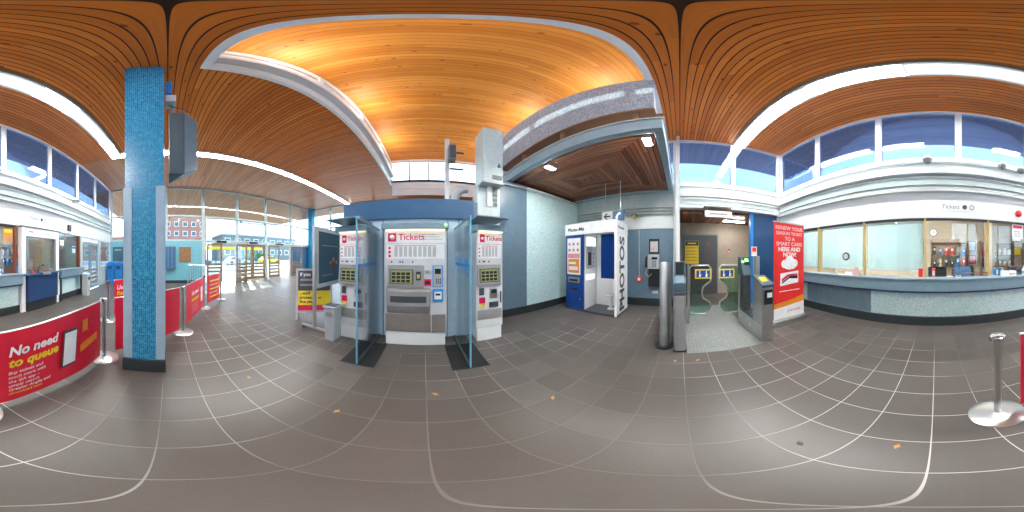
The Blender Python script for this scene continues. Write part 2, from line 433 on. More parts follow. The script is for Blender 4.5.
# white ceiling strips: edge rails, flat panels and ribbed louvres
def strip(name, label, along, c0, c1, a, b, pat):
    r = thing(name, label, 'ceiling strip', (0,0,0), kind='structure')
    rail, flatp, ribs = MB(), MB(), []
    def bx(mb, u0, u1, v0, v1, z0, z1):
        if along == 'x': mb.box(u0, v0, z0, u1, v1, z1)
        else: mb.box(v0, u0, z0, v1, u1, z1)
    bx(rail, a, b, c0, c0+.035, ZC-.07, ZC-.001); bx(rail, a, b, c1-.035, c1, ZC-.07, ZC-.001)
    for u0, u1, p in pat:
        bx(rail, u0, u0+.02, c0+.035, c1-.035, ZC-.05, ZC-.001)
        if p == 'f': bx(flatp, u0+.02, u1, c0+.035, c1-.035, ZC-.035, ZC-.001)
        else:
            m = 7; rib = MB(); ribs.append(rib)
            for q in range(m):
                w = (c1-c0-.07)/m
                bx(rib, u0+.02, u1, c0+.035+q*w, c0+.035+q*w+w*.6, ZC-.045, ZC-.012)
            bx(rib, u0+.02, u1, c0+.035, c1-.035, ZC-.012, ZC-.001)
    rail.build('edge_rail', M['white'], r); flatp.each('light_panel', M['lamp'], r)
    for rb in ribs: rb.build('louvre', M['louvre'], r)
    return r
strip('trim_3', 'long white light strip in the ceiling along the ticket office', 'x', -1.99, -1.60, -5.6, XE-.001, [(-5.6,-4.4,'f'),(-4.4,-2.78,'r'),(-2.78,-1.78,'f'),(-1.78,.34,'r'),(.34,1.69,'f'),(1.69,2.05,'r'),(2.05,XE-.001,'f')])
strip('trim_4', 'white light strip crossing the ceiling before the glazed entrance', 'y', -5.60, -5.26, -1.598, YN-.01, [(-1.598+i*1.57,-1.598+(i+1)*1.57,'f') for i in range(8)])
# shadow line beside the long strip, put in as a brown bar
struct(MB().box(-5.2, -1.595, ZC-.03, XE-.001, -1.54, ZC-.001).build('trim_5', M['brown']), 'dark bar for the shadow line beside the long light strip', 'trim')

# ---- south wall: ticket office front
w = MB()
w.box(-5.6, YS-.15, 2.29, XE, YS, 3.0)                      # white fascia
w.box(XW, YS-.15, 2.29, -5.6, YS, 3.0)
w.box(XW, YS-.12, 3.0, XE, YS-.03, 3.72)
struct(w.build('wall_south', M['white']), 'white fascia wall above the ticket office windows', 'wall')
l = MB().box(XW, YS-.028, 2.86, XE, YS+.10, 2.90).box(XW, YS-.028, 3.28, XE, YS+.13, 3.46).box(XW, YS-.028, 3.62, XE, YS+.06, 3.72)
struct(l.build('trim_6', M['offwhite'], bevel=.008), 'stepped white ledges below the high office windows', 'trim')
struct(MB().box(XW, YS+.001, 3.02, XE-.1, YS+.07, 3.14).build('trim_7', M['frame_grey']), 'grey cable trunking along the office wall', 'trim')
struct(MB().cyl((XW, YS+.05, 3.21), (XE-.1, YS+.05, 3.21), .02, 10).cyl((XW, YS+.045, 2.955), (XE-.1, YS+.045, 2.955), .015, 10).build('trim_8', M['white'], smooth=True), 'thin white conduits along the office wall', 'trim')
# base plinth and wall panels under the counter (east of the service desk)
struct(MB().box(-2.56, YS-.1, 0, XE, YS+.02, .20).build('baseboard_south', M['plinth'], bevel=.004), 'dark plinth below the mosaic office front', 'baseboard')
struct(MB().box(-2.56, YS-.1, .20, XE, YS-.03, .78).build('wall_south_mosaic', M['mosaic_aqua']), 'pale aqua mosaic panel below the ticket counter', 'wall')
struct(MB().box(-5.55, YS-.1, .0, -4.10, YS+.02, .20).build('baseboard_south_west', M['plinth']), 'dark plinth below the small mosaic panel by the double doors', 'baseboard')
struct(MB().box(-5.55, YS-.1, .20, -4.10, YS-.03, .78).build('wall_south_west_mosaic', M['mosaic_aqua']), 'small aqua mosaic panel beside the double doors', 'wall')
struct(MB().box(-5.72, YS-.15, 0, -5.56, YS, 2.29).build('wall_south_pier', M['frame_grey']), 'grey green pier between the double doors and the office window', 'wall')
struct(MB().box(-7.45, YS-.15, 0, -7.32, YS, 2.29).box(XW, YS-.15, 0, -7.45, YS, .9).build('wall_south_return', M['frame_grey']), 'grey green pier and low wall past the double doors', 'wall')
window('S', XW, -7.46, .9, 2.28, 'glazed side light between double doors and entrance wall', 'glass', 'frame_grey')

def counter(name, label, x0, x1, legs=()):
    r = thing(name, label, 'counter', ((x0+x1)/2, YS, 0)); h = (x1-x0)/2
    MB().box(-h, -.09, .80, h, .17, 1.03).build('counter_front', M['counter'], r, bevel=.006)
    MB().box(-h, -.14, 1.031, h, .19, 1.06).build('counter_top', M['steel_blue'], r, bevel=.006)
    MB().box(-h, -.02, .765, h, .15, .799).build('shadow_rail', M['navy'], r)
    for x in legs:
        MB().box(x-h-.025, .06, .001, x-h+.025, .11, .764).build('leg', M['plinth'], r)
    return r
counter('ticket_counter', 'long grey blue ticket counter under the shuttered and open windows', -2.56, XE-.002)
counter('ticket_counter', 'short grey blue counter between the service desk and the double doors', -5.55, -4.10, (.08, 1.37))
# ribbed grey panel below the east end of the counter
r = thing('wall_heater', 'grey ribbed heater panel under the counter behind the red banner', 'heater', (2.35, YS-.028, .22))
mb = MB().box(-.95, 0, 0, .95, .03, .52); mb.build('back_panel', M['steel_blue'], r)
mb = MB()
for i in range(34): mb.box(-.92+i*.0545, .031, .03, -.90+i*.0545, .043, .49)
mb.build('rib', M['counter'], r); MB().box(.90, .031, .01, .95, .05, .51).box(-.95, .031, .01, -.93, .05, .51).each('wall_mount', M['steel_blue'], r)

# office windows: six bays with brass mullions
mul = [XE-.05, 4.26, 2.92, 1.58, .22, -1.11, -2.45]
for k in range(6):
    a, b = mul[k+1]+.02, mul[k]-.02
    nw[0] += 1
    r = thing('window_%d' % nw[0], ['narrow office pane at the gate corner behind the red banner', 'office window with a lowered aqua blind beside the red banner', 'office window with a lowered blind and round intercom', 'office window with a lowered blind beside the open window', 'open office window showing desks below the ticket sign', 'office window with leaflets and a red headed notice on the glass'][k], 'window', (0,0,0), kind='structure')
    MB().box(a, YS-.075, 1.062, b, YS-.065, 2.285).build('glass_pane', M['glass_office'], r)
    f = MB().box(a, YS-.11, 2.25, b, YS-.04, 2.289); f.build('head_rail', M['dark_grey'], r)
    MB().box(a-.04, YS-.12, 1.062, a, YS-.02, 2.289).build('mullion', M['red_brown'] if k == 5 else M['brass'], r)
# blinds
for k, lab in ((0, 'narrow aqua roller blind at the gate corner of the office'), (1, 'aqua roller blind in the window just beside the red banner'), (2, 'aqua roller blind in the window with the round intercom'), (3, 'aqua roller blind next to the open ticket window')):
    a, b = mul[k+1]+.05, mul[k]-.06
    r = thing('roller_blind', lab, 'blind', ((a+b)/2, YS-.14, 1.2), group=None); h = (b-a)/2
    MB().box(-h, -.008, 0, h, 0, 1.0).build('fabric', M['blind'], r); MB().box(-h, -.014, -.02, h, .006, -.001).build('bottom_rail', M['white'], r); MB().cyl((-h, -.01, 1.04), (h, -.01, 1.04), .03, 12).build('roller', M['white'], r)
# window of the bay between the service desk and the double doors
nw[0] += 1
r = thing('window_%d' % nw[0], 'office window with stickers in a red brown frame by the double doors', 'window', (0,0,0), kind='structure')
MB().box(-5.46, YS-.075, 1.062, -4.18, YS-.065, 2.285).build('glass_pane', M['glass_office'], r)
MB().box(-4.18, YS-.12, 1.062, -4.10, YS-.01, 2.289).box(-5.55, YS-.12, 1.062, -5.46, YS-.01, 2.289).each('window_frame', M['red_brown'], r)

# white service desk surround
r = thing('service_desk', 'white framed service desk window with navy counter front', 'service desk', (-3.33, YS, 0), PI)
MB().box(-.75, -.08, .001, -.62, .1, 2.26).box(.62, -.08, .001, .75, .1, 2.26).box(-.62, -.08, 2.02, .62, .1, 2.26).build('surround', M['white_gloss'], r, bevel=.006)
MB().box(-.78, -.10, 2.262, .78, .02, 2.285).build('edge_strip', M['dark_grey'], r)
g = MB().box(-.56, .0, 1.12, .56, .01, 2.02); g.build('glass_pane', M['glass_office'], r)
MB().box(-.62, -.06, 1.04, -.56, .04, 2.02).box(.56, -.06, 1.04, .62, .04, 2.02).each('window_frame', M['grey'], r)
MB().box(-.60, -.16, .28, .60, .05, 1.0).build('desk_front', M['navy'], r, bevel=.005)
MB().box(-.72, -.22, 1.001, .72, .1, 1.04).build('desk_top', M['hoard_blue'], r, bevel=.008)
MB().box(-.58, -.13, .001, .58, .05, .279).build('kick_plate', M['plinth'], r)
MB().box(-.16, -.27, .985, .16, -.2, 1.055).build('pay_tray', M['steel'], r, bevel=.01)
text('abellio', .13, (.10, -.0815, 2.15), r, M['print_grey'], sx=.9)
MB().box(-.52, -.083, 2.13, -.36, -.0805, 2.16).build('logo', M['crimson'], r)
r = thing('desk_microphone', 'black desk microphone on a bent arm on the service desk', 'microphone', (-3.15, YS+.1, 1.0405), PI)
MB().lathe([(.05,0),(.05,.015),(.02,.025)], seg=20).build('base', M['black'], r, smooth=True)
MB().tube([(0,0,.02),(0,-.01,.12),(.03,-.03,.2),(.1,-.05,.22)], .012).build('arm', M['black'], r, smooth=True); MB().ball((.12,-.055,.21), .03).build('head', M['black'], r, smooth=True)
r = thing('counter_bell', 'red topped desk bell on the service desk', 'bell', (-2.95, YS+.08, 1.0405))
MB().lathe([(.05,0),(.05,.012)], seg=20).build('base', M['black'], r); MB().lathe([(.048,.013),(.045,.04),(.03,.06),(0.001,.068)], seg=20).build('dome', M['red_plain'], r, smooth=True); MB().cyl((0,0,.069),(0,0,.085),.008,10).build('plunger', M['chrome'], r)

# signs on the fascia
def ticket_sign(loc, label):
    r = thing('ticket_sign', label, 'sign', loc, PI)
    MB().box(-.42, -.004, -.09, .34, 0, .09).build('sign_plate', M['white'], r)
    text('Tickets', .125, (-.38, -.005, 0), r, M['print_grey'], bold=.002)
    MB().cyl((.09,-.008,0),(.09,-.0045,0),.05,20).build('hand_symbol', M['dark_grey'], r)
    ring = MB()
    for i in range(24):
        a0, a1 = 2*PI*i/24, 2*PI*(i+1)/24
        P = lambda a, q: (.24+q*math.cos(a), q*math.sin(a))
        ring.prism([P(a0,.042),P(a0,.055),P(a1,.055),P(a1,.042)], 'y', -.008, -.0045)
    ring.build('ring', M['dark_grey'], r); text('i', .08, (.24, -.005, 0), r, M['dark_grey'], align='CENTER', bold=.002)
ticket_sign((-.50, YS+.003, 2.53), 'grey Tickets lettering over the open ticket window')
ticket_sign((-3.28, YS+.003, 2.56), 'grey Tickets lettering above the white service desk')
r = thing('alarm_bell', 'round red fire alarm bell on the fascia above the red headed notice', 'alarm', (-1.83, YS+.001, 2.50), PI)
mb = MB(Matrix.Rotation(PI/2, 4, 'X')).lathe([(.08,0),(.08,.03),(.065,.05),(.03,.06)], seg=24); mb.build('gong', M['red_plain'], r, smooth=True); MB().box(-.03,-.075,-.03,.03,-.061,.03).build('wall_mount', M['red'], r)
r = thing('wall_intercom', 'small black square speaker on the fascia near the double doors', 'speaker', (-4.75, YS+.002, 2.50), PI)
MB().box(-.10,-.05,-.11,.10,0,.11).build('wall_mount', M['black'], r, bevel=.01); MB().box(-.07,-.056,-.08,.07,-.051,.08).build('grille', M['dark_grey'], r)
def dome(loc, label):
    r = thing('dome_camera', label, 'camera', loc, PI, group='dome cameras on the office ledge')
    MB().lathe([(.10,.06),(.10,.10)], (0,.03,0), 20).build('wall_mount', M['white'], r)
    MB().ball((0,.03,.04), .085, 16).build('dome', M['grey'], r, smooth=True)
    MB().box(-.05,-.06,.101,.05,.16,.13).build('bracket', M['white'], r)
for x, lb in ((.16, 'grey dome camera above the open ticket window'), (-1.33, 'dome camera of the close pair, the one nearer the open ticket window'), (-1.78, 'dome camera of the close pair, the one nearer the service desk')):
    dome((x, YS+.235, 3.52), lb)
r = thing('bullet_camera', 'dark box camera on the ledge above the double doors', 'camera', (-4.95, YS+.16, 3.45), PI+.5)
MB().box(-.05,-.12,.05,.05,.12,.15).build('body', M['grey'], r, bevel=.01); MB().cyl((0,-.121,.1),(0,-.14,.1),.035,16).build('lens', M['black'], r); MB().box(-.02,-.02,.012,.02,.02,.049).build('wall_mount', M['white'], r)
# round intercom in the blind window
r = thing('window_intercom', 'round grey speech grille on the blind covered window', 'intercom', (2.06, YS-.058, 1.49), PI)
mr = Matrix.Rotation(PI/2, 4, 'X')
MB(mr).lathe([(.10,0),(.10,.012),(.075,.02)], seg=28).build('rim', M['dark_grey'], r, smooth=True); MB(mr).lathe([(.066,.021),(.04,.03),(.001,.032)], seg=24).build('grille_mount', M['light_grey'], r, smooth=True)
# notices on the office glass
def notice(loc, label, w, h, top, body, rz=PI):
    r = thing('window_notice', label, 'notice', loc, rz)
    MB().box(-w/2,-.003,-h/2,w/2,0,h/2).build('sign_sheet', M[body], r)
    MB().box(-w/2+.02,-.0045,h/2-.11,w/2-.02,-.0031,h/2-.03).build('heading', M[top], r)
    for i in range(3): MB().box(-w/2+.04,-.0045,h/2-.20-i*.05,w/2-.06,-.0031,h/2-.18-i*.05).build('printed_line', M['print_grey'], r)
notice((-1.84, YS-.06, 2.08), 'white notice with a red heading stuck on the office glass', .28, .36, 'crimson', 'print_white')
notice((-2.25, YS-.06, 2.02), 'orange red notice on the office glass next to the service desk', .28, .34, 'yellow', 'orange')
notice((-5.15, YS-.06, 1.75), 'blue printed notice on the glass by the double doors', .22, .26, 'navy', 'panel_blue')
notice((-4.42, YS-.06, 1.95), 'green headed notice on the glass beside the red brown frame', .2, .2, 'green_lamp', 'print_white')
# things on the counter ledge
def leaflet(loc, label, col):
    r = thing('leaflet_holder', label, 'leaflet holder', loc, PI)
    MB().prism([(-.04,0),(.05,0),(.05,.01),(-.01,.14),(-.02,.14),(-.02,.02),(-.04,.02)], 'x', -.05, .05).build('stand', M['glass_edge'] if False else M['light_grey'], r)
    MB().box(-.045,-.035,.021,.045,-.024,.19).build('leaflet', M[col], r)
leaflet((.30, YS+.06, 1.061), 'red leaflet in a holder on the counter by the brass mullion', 'red_plain')
leaflet((1.70, YS+.06, 1.061), 'small leaflet holder with a pink card under the blind', 'pink')
r = thing('card_tray', 'white tray of cards on the counter under the round intercom', 'tray', (2.0, YS+.06, 1.061), PI)
MB().box(-.2,-.06,0,.2,.06,.02).build('tray', M['white'], r, bevel=.005); MB().box(-.18,-.03,.021,-.02,.03,.09).build('card_block', M['cream'], r); MB().box(.0,-.03,.021,.17,.03,.075).build('card_block', M['print_white'], r)
r = thing('payment_terminal', 'white payment keypad on the counter of the open ticket window', 'card reader', (-.45, YS+.07, 1.061), PI)
MB().prism([(-.07,0),(.07,0),(.07,.06),(-.07,.025)], 'x', -.05, .05).build('body', M['light_grey'], r, bevel=.005); MB().prism([(.02,.049),(.06,.059),(.06,.063),(.02,.053)], 'x', -.04, .04).build('display', M['screen_dark'], r); MB().prism([(-.06,.029),(.01,.046),(.01,.05),(-.06,.033)], 'x', -.04, .04).build('keypad', M['grey'], r)
r = thing('speech_rail', 'silver hand rail on the counter below the dark monitor', 'rail', (-.80, YS+.05, 1.061), PI)
MB().tube([(-.28,0,0),(-.28,0,.09),(.28,0,.09),(.28,0,0)], .012).build('rail', M['chrome'], r, smooth=True); MB().box(-.3,-.03,0,-.26,.03,.012).box(.26,-.03,0,.3,.03,.012).each('foot', M['steel'], r)
r = thing('sanitiser_bottle', 'clear pump bottle with teal label on the counter below the red headed notice', 'bottle', (-1.93, YS+.06, 1.061))
MB().lathe([(.04,0),(.042,.02),(.042,.13),(.016,.16),(.016,.18)], seg=20).build('bottle', M['print_white'], r, smooth=True); MB().lathe([(.043,.04),(.043,.1)], seg=20).build('label_band', M['turquoise'], r); MB().tube([(0,0,.18),(0,0,.22),(0,.04,.22)], .008).build('pump', M['white'], r)
r = thing('white_box', 'long white paper box on the counter beside the pump bottle', 'box', (-1.55, YS+.05, 1.061))
MB().box(-.17,-.06,0,.17,.06,.11).build('carton', M['print_white'], r, bevel=.004); MB().box(-.15,.0605,.03,.0,.0615,.06).build('print', M['pink'], r)

# ticket office interior
struct(MB().box(-5.6, -6.7, 0, XE, -6.6, 3.0).box(XE, -6.7, 0, XE+.1, YS-.15, 3.0).box(-5.7, -6.7, 0, -5.6, YS-.16, 3.0).build('wall_office', M['beige']), 'beige walls inside the ticket office', 'wall')
struct(MB().box(-5.7, -6.7, 3.0, XE+.1, YS-.15, 3.2).build('ceiling_office', M['white']), 'white ceiling of the ticket office', 'ceiling')
struct(MB().box(-5.7, -6.7, -.2, XE+.1, YS-.101, 0).build('floor_office', M['brown']), 'brown floor inside the ticket office', 'floor')
for k, (x, lb) in enumerate(((-.6, 'strip light inside the office above the open window'), (-2.2, 'strip light inside the office near the service desk'), (-4.5, 'strip light inside the office near the double doors'), (1.4, 'added strip light inside the office to brighten the blinds from behind'), (3.2, 'added strip light at the gate corner to brighten the blinds'))):
    r = thing('ceiling_light', lb, 'light', (x, -4.1 if x > 1 else -5.2, 2.99)); MB().box(-.6,-.07,-.03,.6,.07,.0).build('housing', M['white'], r); MB().box(-.58,-.05,-.05,.58,.05,-.031).build('diffuser', M['office_tube'] if x < 1 else M['blind_fill_tube'], r)  # the stronger lamps near the blinds are added to backlight the cloth
struct(MB().box(-1.75, -5.4, 0, -1.65, -4.6, 2.99).build('wall_office_partition', M['cream']), 'cream partition inside the ticket office', 'wall')
def shelf(loc, label, w, n, seed):
    rr = random.Random(seed)
    r = thing('shelf_unit', label, 'shelf', loc, PI)
    b = MB().box(-w/2,0,.001,-w/2+.03,.3,2.1).box(w/2-.03,0,.001,w/2,.3,2.1); b.each('side_panel', M['brown'], r)
    for i in range(5): MB().box(-w/2+.03,0,.08+i*.48,w/2-.03,.3,.11+i*.48).build('shelf', M['brown'], r)
    MB().box(-w/2+.03,.28,.12,w/2-.03,.299,2.02).build('back_panel', M['cream'], r)
    return r
def rot(loc, rz, p):
    return (loc[0]+p[0]*math.cos(rz)-p[1]*math.sin(rz), loc[1]+p[0]*math.sin(rz)+p[1]*math.cos(rz), loc[2]+p[2])
for k, (x, lab) in enumerate(((-.55, 'brown office shelf behind the open ticket window'), (-2.55, 'brown office shelf behind the red headed notice'), (-4.6, 'brown office shelf seen through the window by the double doors'))):
    loc = (x, -6.29, 0); shelf(loc, lab, 1.5, 6, k)
    for lv in (2, 3):
        for q in range(6):
            rr = random.Random(k*50+lv*9+q)
            h = .22+.12*rr.random()
            col = rr.choice(['grey', 'blue', 'red_plain', 'print_white', 'cream', 'black'])
            p = rot(loc, PI, (-.6+q*.23, .14, .111+lv*.48))
            f = thing('box_file', 'office box file standing on a shelf in the ticket office', 'box file', p, PI, group='box files on the office shelves')
            MB().box(-.05,-.1,.0005,.05,.1,h).build('case', M[col], f, bevel=.004); MB().box(-.03,-.1025,h*.55,.03,-.1005,h*.85).build('spine_patch', M['print_white'], f)
for x, lab in ((-.35, 'office desk behind the open ticket window'), (-3.3, 'office desk behind the service desk glass')):
    r = thing('office_desk', lab, 'desk', (x, -4.35, 0)); MB().box(-.65,-.35,.71,.65,.35,.75).build('desk_top', M['cream'], r); MB().box(-.64,-.33,.001,-.6,.33,.709).box(.6,-.33,.001,.64,.33,.709).each('leg_panel', M['grey'], r)
def monitor(loc, rz, label, w=.5, h=.32, scr='screen_dark'):
    r = thing('computer_monitor', label, 'monitor', loc, rz)
    MB().box(-.12,-.08,.0005,.12,.08,.015).build('base', M['black'], r); MB().box(-.03,.0,.015,.03,.03,.2).build('stand', M['black'], r)
    MB().box(-w/2,-.03,.15,w/2,-.001,.15+h).build('housing', M['black'], r, bevel=.006); MB().box(-w/2+.02,-.032,.17,w/2-.02,-.0305,.13+h).build('screen', M[scr], r)
monitor((-.05, -4.25, .7505), .3, 'dark monitor on the desk behind the open ticket window')
monitor((-.70, -4.3, .7505), PI, 'blue lit monitor with its screen towards the hall on the office desk', .5, .34, 'screen_blue')
monitor((-3.35, -4.3, .7505), PI-.2, 'lit monitor behind the service desk glass', .5, .34, 'screen_blue')
def chair(loc, rz, label):
    r = thing('office_chair', label, 'chair', loc, rz)
    for i in range(5):
        a = 2*PI*i/5; MB().cyl((0,0,.08),(.28*math.cos(a),.28*math.sin(a),.05),.02,8).build('leg', M['black'], r); MB().ball((.28*math.cos(a),.28*math.sin(a),.03),.028,10).build('caster', M['black'], r)
    MB().cyl((0,0,.08),(0,0,.44),.03,12).build('column', M['dark_grey'], r); MB().box(-.24,-.24,.44,.24,.24,.52).build('seat', M['black'], r, bevel=.03)
    MB().prism([(-.22,.60),(.22,.60),(.25,.85),(.2,1.15),(.1,1.22),(-.1,1.22),(-.2,1.15),(-.25,.85)], 'y', .2, .27).build('backrest', M['black'], r, bevel=.02); MB().box(-.03,.22,.5,.03,.26,.62).build('back_frame', M['dark_grey'], r)
chair((-.85, -5.05, 0), .6, 'black swivel chair behind the open ticket window')

# more things in the office
def wallframe(x, z, w, h, face, label):
    r = thing('framed_notice', label, 'notice', (x, -6.598, z), PI)
    MB().box(-w/2,-.02,-h/2,w/2,0,h/2).build('frame', M['dark_grey'], r); MB().box(-w/2+.03,-.0215,-h/2+.03,w/2-.03,-.0205,h/2-.03).build('sheet', M[face], r)
for x, z, w_, h_, fc, lb in ((.75,1.75,.5,.6,'print_white','white framed notice on the office back wall nearest the brass mullion'),(-1.48,1.9,.3,.4,'panel_blue','pale blue framed notice on the office back wall beside the shelf'),(-1.5,1.35,.3,.35,'pink','pink framed notice low on the office back wall'),(-3.575,1.7,.45,.4,'yellow','yellow framed notice behind the service desk glass'),(-3.55,2.3,.5,.3,'print_white','white framed notice high behind the service desk glass')):
    wallframe(x, z, w_, h_, fc, lb)
r = thing('wall_clock', 'round white clock on the office back wall', 'clock', (.1, -6.597, 2.45), PI)
MB(mr).lathe([(.16,0),(.16,.03),(.145,.035)], seg=28).build('rim', M['black'], r); MB(mr).lathe([(.14,.0355),(.001,.037)], seg=28).build('clock_face', M['print_white'], r); MB().box(-.006,-.042,0,.006,-.0375,.11).build('hand', M['black'], r); MB().box(0,-.042,-.006,.08,-.0375,.006).build('hand', M['black'], r)
def trays(loc, label):
    r = thing('paper_tray', label, 'paper tray', loc, PI)
    for i in range(3):
        MB().box(-.14,-.11,.0005+i*.075,.14,.11,.012+i*.075).build('tray', M['dark_grey'], r); MB().box(-.12,-.10,.013+i*.075,.12,.10,.03+i*.075).build('paper', M['print_white'], r)
    for x in (-.13, .13): MB().box(x-.01,.09,.0125,x+.01,.108,.15).build('post', M['grey'], r)
trays((-.36, -4.52, .7505), 'stack of paper trays on the desk between the two monitors'); trays((-3.75, -4.52, .7505), 'stack of paper trays behind the service desk glass')
r = thing('desk_telephone', 'red desk telephone at the end of the office desk', 'telephone', (.22, -4.15, .7505), PI)
MB().prism([(-.09,0),(.09,0),(.09,.07),(-.09,.03)], 'x', -.09, .09).build('body', M['red_plain'], r, bevel=.008); MB().tube([(-.07,-.09,.08),(-.07,-.06,.10),(-.07,.06,.115),(-.07,.09,.10)], .02, 10).build('handset', M['black'], r)
r = thing('ticket_printer', 'dark ticket printer on the counter side of the office desk', 'printer', (-2.0, -3.72, .9), PI)
MB().box(-.18,-.12,.0,.18,.12,.34).build('body', M['dark_grey'], r, bevel=.015); MB().box(-.10,-.125,.20,.10,-.1205,.28).build('slot', M['black'], r); MB().box(-.15,-.125,.05,.15,-.1205,.10).build('front_panel', M['turquoise'], r)
r = thing('counter_worktop', 'cream worktop running behind the office windows', 'worktop', (-.9, -3.72, 0)); MB().box(-3.4,-.2,.86,3.0,.2,.899).build('worktop', M['cream'], r)
for x in (-3.3, -.5, 2.9): MB().box(x-.02,-.18,.001,x+.02,.18,.859).build('support', M['grey'], r)
for k, (x, col, lb) in enumerate(((-1.45,'sign_blue','blue folder standing on the worktop behind the brass mullion'),(-1.60,'turquoise','teal folder standing on the worktop next to a blue one'),(-2.3,'sign_blue','blue folder standing by the dark ticket printer'),(.05,'red_plain','red folder standing on the worktop under the open window'))):
    f = thing('ring_binder', lb, 'folder', (x, -3.78, .8995), PI); MB().box(-.04,-.11,.0005,.04,.11,.31).build('case', M[col], f, bevel=.004); MB().box(-.025,-.1125,.16,.025,-.1105,.27).build('spine_patch', M['print_white'], f)

# double doors in the office wall
def glazed_door(r, x0, x1, h, slats, frame, y=0.0):
    d = MB().box(x0, y, .01, x0+.09, y+.045, h).box(x1-.09, y, .01, x1, y+.045, h).box(x0+.09, y, h-.1, x1-.09, y+.045, h).box(x0+.09, y, .01, x1-.09, y+.045, .16)
    door = d.build('door_leaf', M[frame], r)
    if slats:
        s_ = MB()
        for i in range(slats): s_.box(x0+.09, y+.01, .26+i*.19, x1-.09, y+.035, .34+i*.19)
        s_.build('slat', M['oak'], door)
    MB().box(x0+.09, y+.02, .16, x1-.09, y+.026, h-.1).build('glass_pane', M['glass'], door)
    return door
r = thing('door_1', 'grey green double doors with glass and timber slats beside the ticket office', 'door', (-6.52, YS-.05, 0), PI, kind='structure')
for x0, x1, hx in ((-.78,-.005,-.08), (.005,.78,.08)):
    d = glazed_door(r, x0, x1, 2.1, 4, 'steel_blue'); MB().tube([(hx,-.001,.95),(hx,-.05,.97),(hx,-.05,1.23),(hx,-.001,1.25)], .012).build('door_handle', M['steel'], d)
MB().box(-.80,0,2.11,.80,.05,2.285).build('door_header', M['white'], r); MB().box(-.80,0,.001,-.782,.05,2.11).box(.782,0,.001,.80,.05,2.11).each('door_frame', M['steel_blue'], r)
r = thing('litter_bin', 'slim white pedestal bin beside the double doors', 'bin', (-5.35, YS+.38, 0))
MB().box(-.11,-.11,.001,.11,.11,.80).build('body', M['light_grey'], r, bevel=.015); MB().box(-.12,-.12,.801,.12,.12,.86).build('lid', M['white'], r, bevel=.02); MB().box(-.08,.111,.62,.08,.115,.72).build('opening', M['black'], r)

# ---- west entrance wall
ZT = 2.34
struct(MB().box(XW-.1, YS-.02, 0, XW, 2.0, ZT).build('wall_west', M['turquoise']), 'turquoise wall beside the entrance doors', 'wall')
struct(MB().box(XW-.001, YS+.001, 0, XW+.02, 2.0, .15).build('baseboard_west', M['plinth']), 'dark skirting along the turquoise wall', 'baseboard')
wm = [-3.3, -1.7, -.1, 2.0, 4.1, 6.2, 8.5, 10.75]
for k in range(7):
    window('W', wm[k], wm[k+1], ZT, ZC-.001, '%s tall glazed bay from the office corner over the entrance' % ORD[k], 'glass', 'frame_grey', t=.09, transoms=(3.78, ))
bay = MB()
for y in wm[3:]: bay.box(XW-.14, y-.09, 0, XW+.04, y+.09, ZT)
bay.box(XW-.14, 2.0, ZT-.10, XW+.06, 10.75, ZT+.06)
struct(bay.build('trim_9', M['frame_grey']), 'grey green posts and transom of the entrance doors', 'trim')
r = thing('entrance_sign', 'long dark sign with white lettering over the middle entrance doors', 'sign', (XW+.06, 5.15, 3.62), PI/2)
MB().box(-.95,-.04,-.1,.95,0,.08).build('sign_plate', M['panel_grey_blue'], r); MB().box(-.80,-.042,-.045,.80,-.0405,.025).build('printed_line', M['print_white'], r)
def entrance_leaf(name, label, y, rz, w=.86):
    r = thing(name, label, 'door', (XW+.005 if abs(rz-PI/2) < .01 else XW+.06, y, 0), rz, kind='structure')
    d = MB().box(0,0,.02,.10,.05,2.2).box(w-.10,0,.02,w,.05,2.2).box(.10,0,2.08,w-.10,.05,2.2).box(.10,0,.02,w-.10,.05,.2).box(.10,0,.98,w-.10,.05,1.08).build('door_leaf', M['oak'], r)
    s_ = MB()
    for i in range(3): s_.box(.10,.01,.33+i*.22,w-.10,.04,.43+i*.22)
    s_.build('slat', M['oak'], r); MB().box(.10,.02,.2,w-.10,.026,2.08).build('glass_pane', M['glass'], r)
    MB().tube([(w-.06,-.001,1.0),(w-.06,-.05,1.02),(w-.06,-.05,1.3),(w-.06,-.001,1.32)], .014).build('door_handle', M['steel'], r)
entrance_leaf('door_2', 'closed oak entrance leaf nearest the turquoise wall', 2.20, PI/2, .92)
entrance_leaf('door_3', 'oak entrance leaf standing open into the hall beside the closed middle pair', 4.0, PI/2-1.25)
entrance_leaf('door_4', 'closed oak leaf of the middle pair nearer the turquoise wall', 4.22, PI/2, .92)
entrance_leaf('door_5', 'closed oak leaf of the middle pair farther from the turquoise wall', 5.17, PI/2, .92)
entrance_leaf('door_6', 'closed oak leaf past the middle pair before the far opening', 6.45, PI/2, .92)
entrance_leaf('door_7', 'oak leaf standing open at the far end of the entrance', 8.38, PI/2-1.0)
struct(MB().box(XW-.08, 8.60, 0, XW-.02, 10.66, ZT-.1).build('wall_west_panel', M['hoard_blue']), 'blue panel closing the last entrance bay', 'wall')
for y, lb in ((3.05, 'door sensor box over the entrance bay nearest the turquoise wall'), (5.15, 'door sensor box over the middle pair of entrance doors'), (7.3, 'door sensor box over the far entrance opening')):
    r = thing('door_sensor', lb, 'sensor', (XW+.061, y, ZT), PI/2)
    MB().box(-.3,-.09,-.06,.3,-.001,.04).build('wall_mount', M['black'], r, bevel=.01); MB().box(-.1,-.10,-.04,.1,-.091,.0).build('lens', M['dark_grey'], r)
r = thing('mosaic_column', 'slim blue mosaic column at the far end of the entrance wall', 'column', (XW+.25, 10.62, 0), kind='thing')
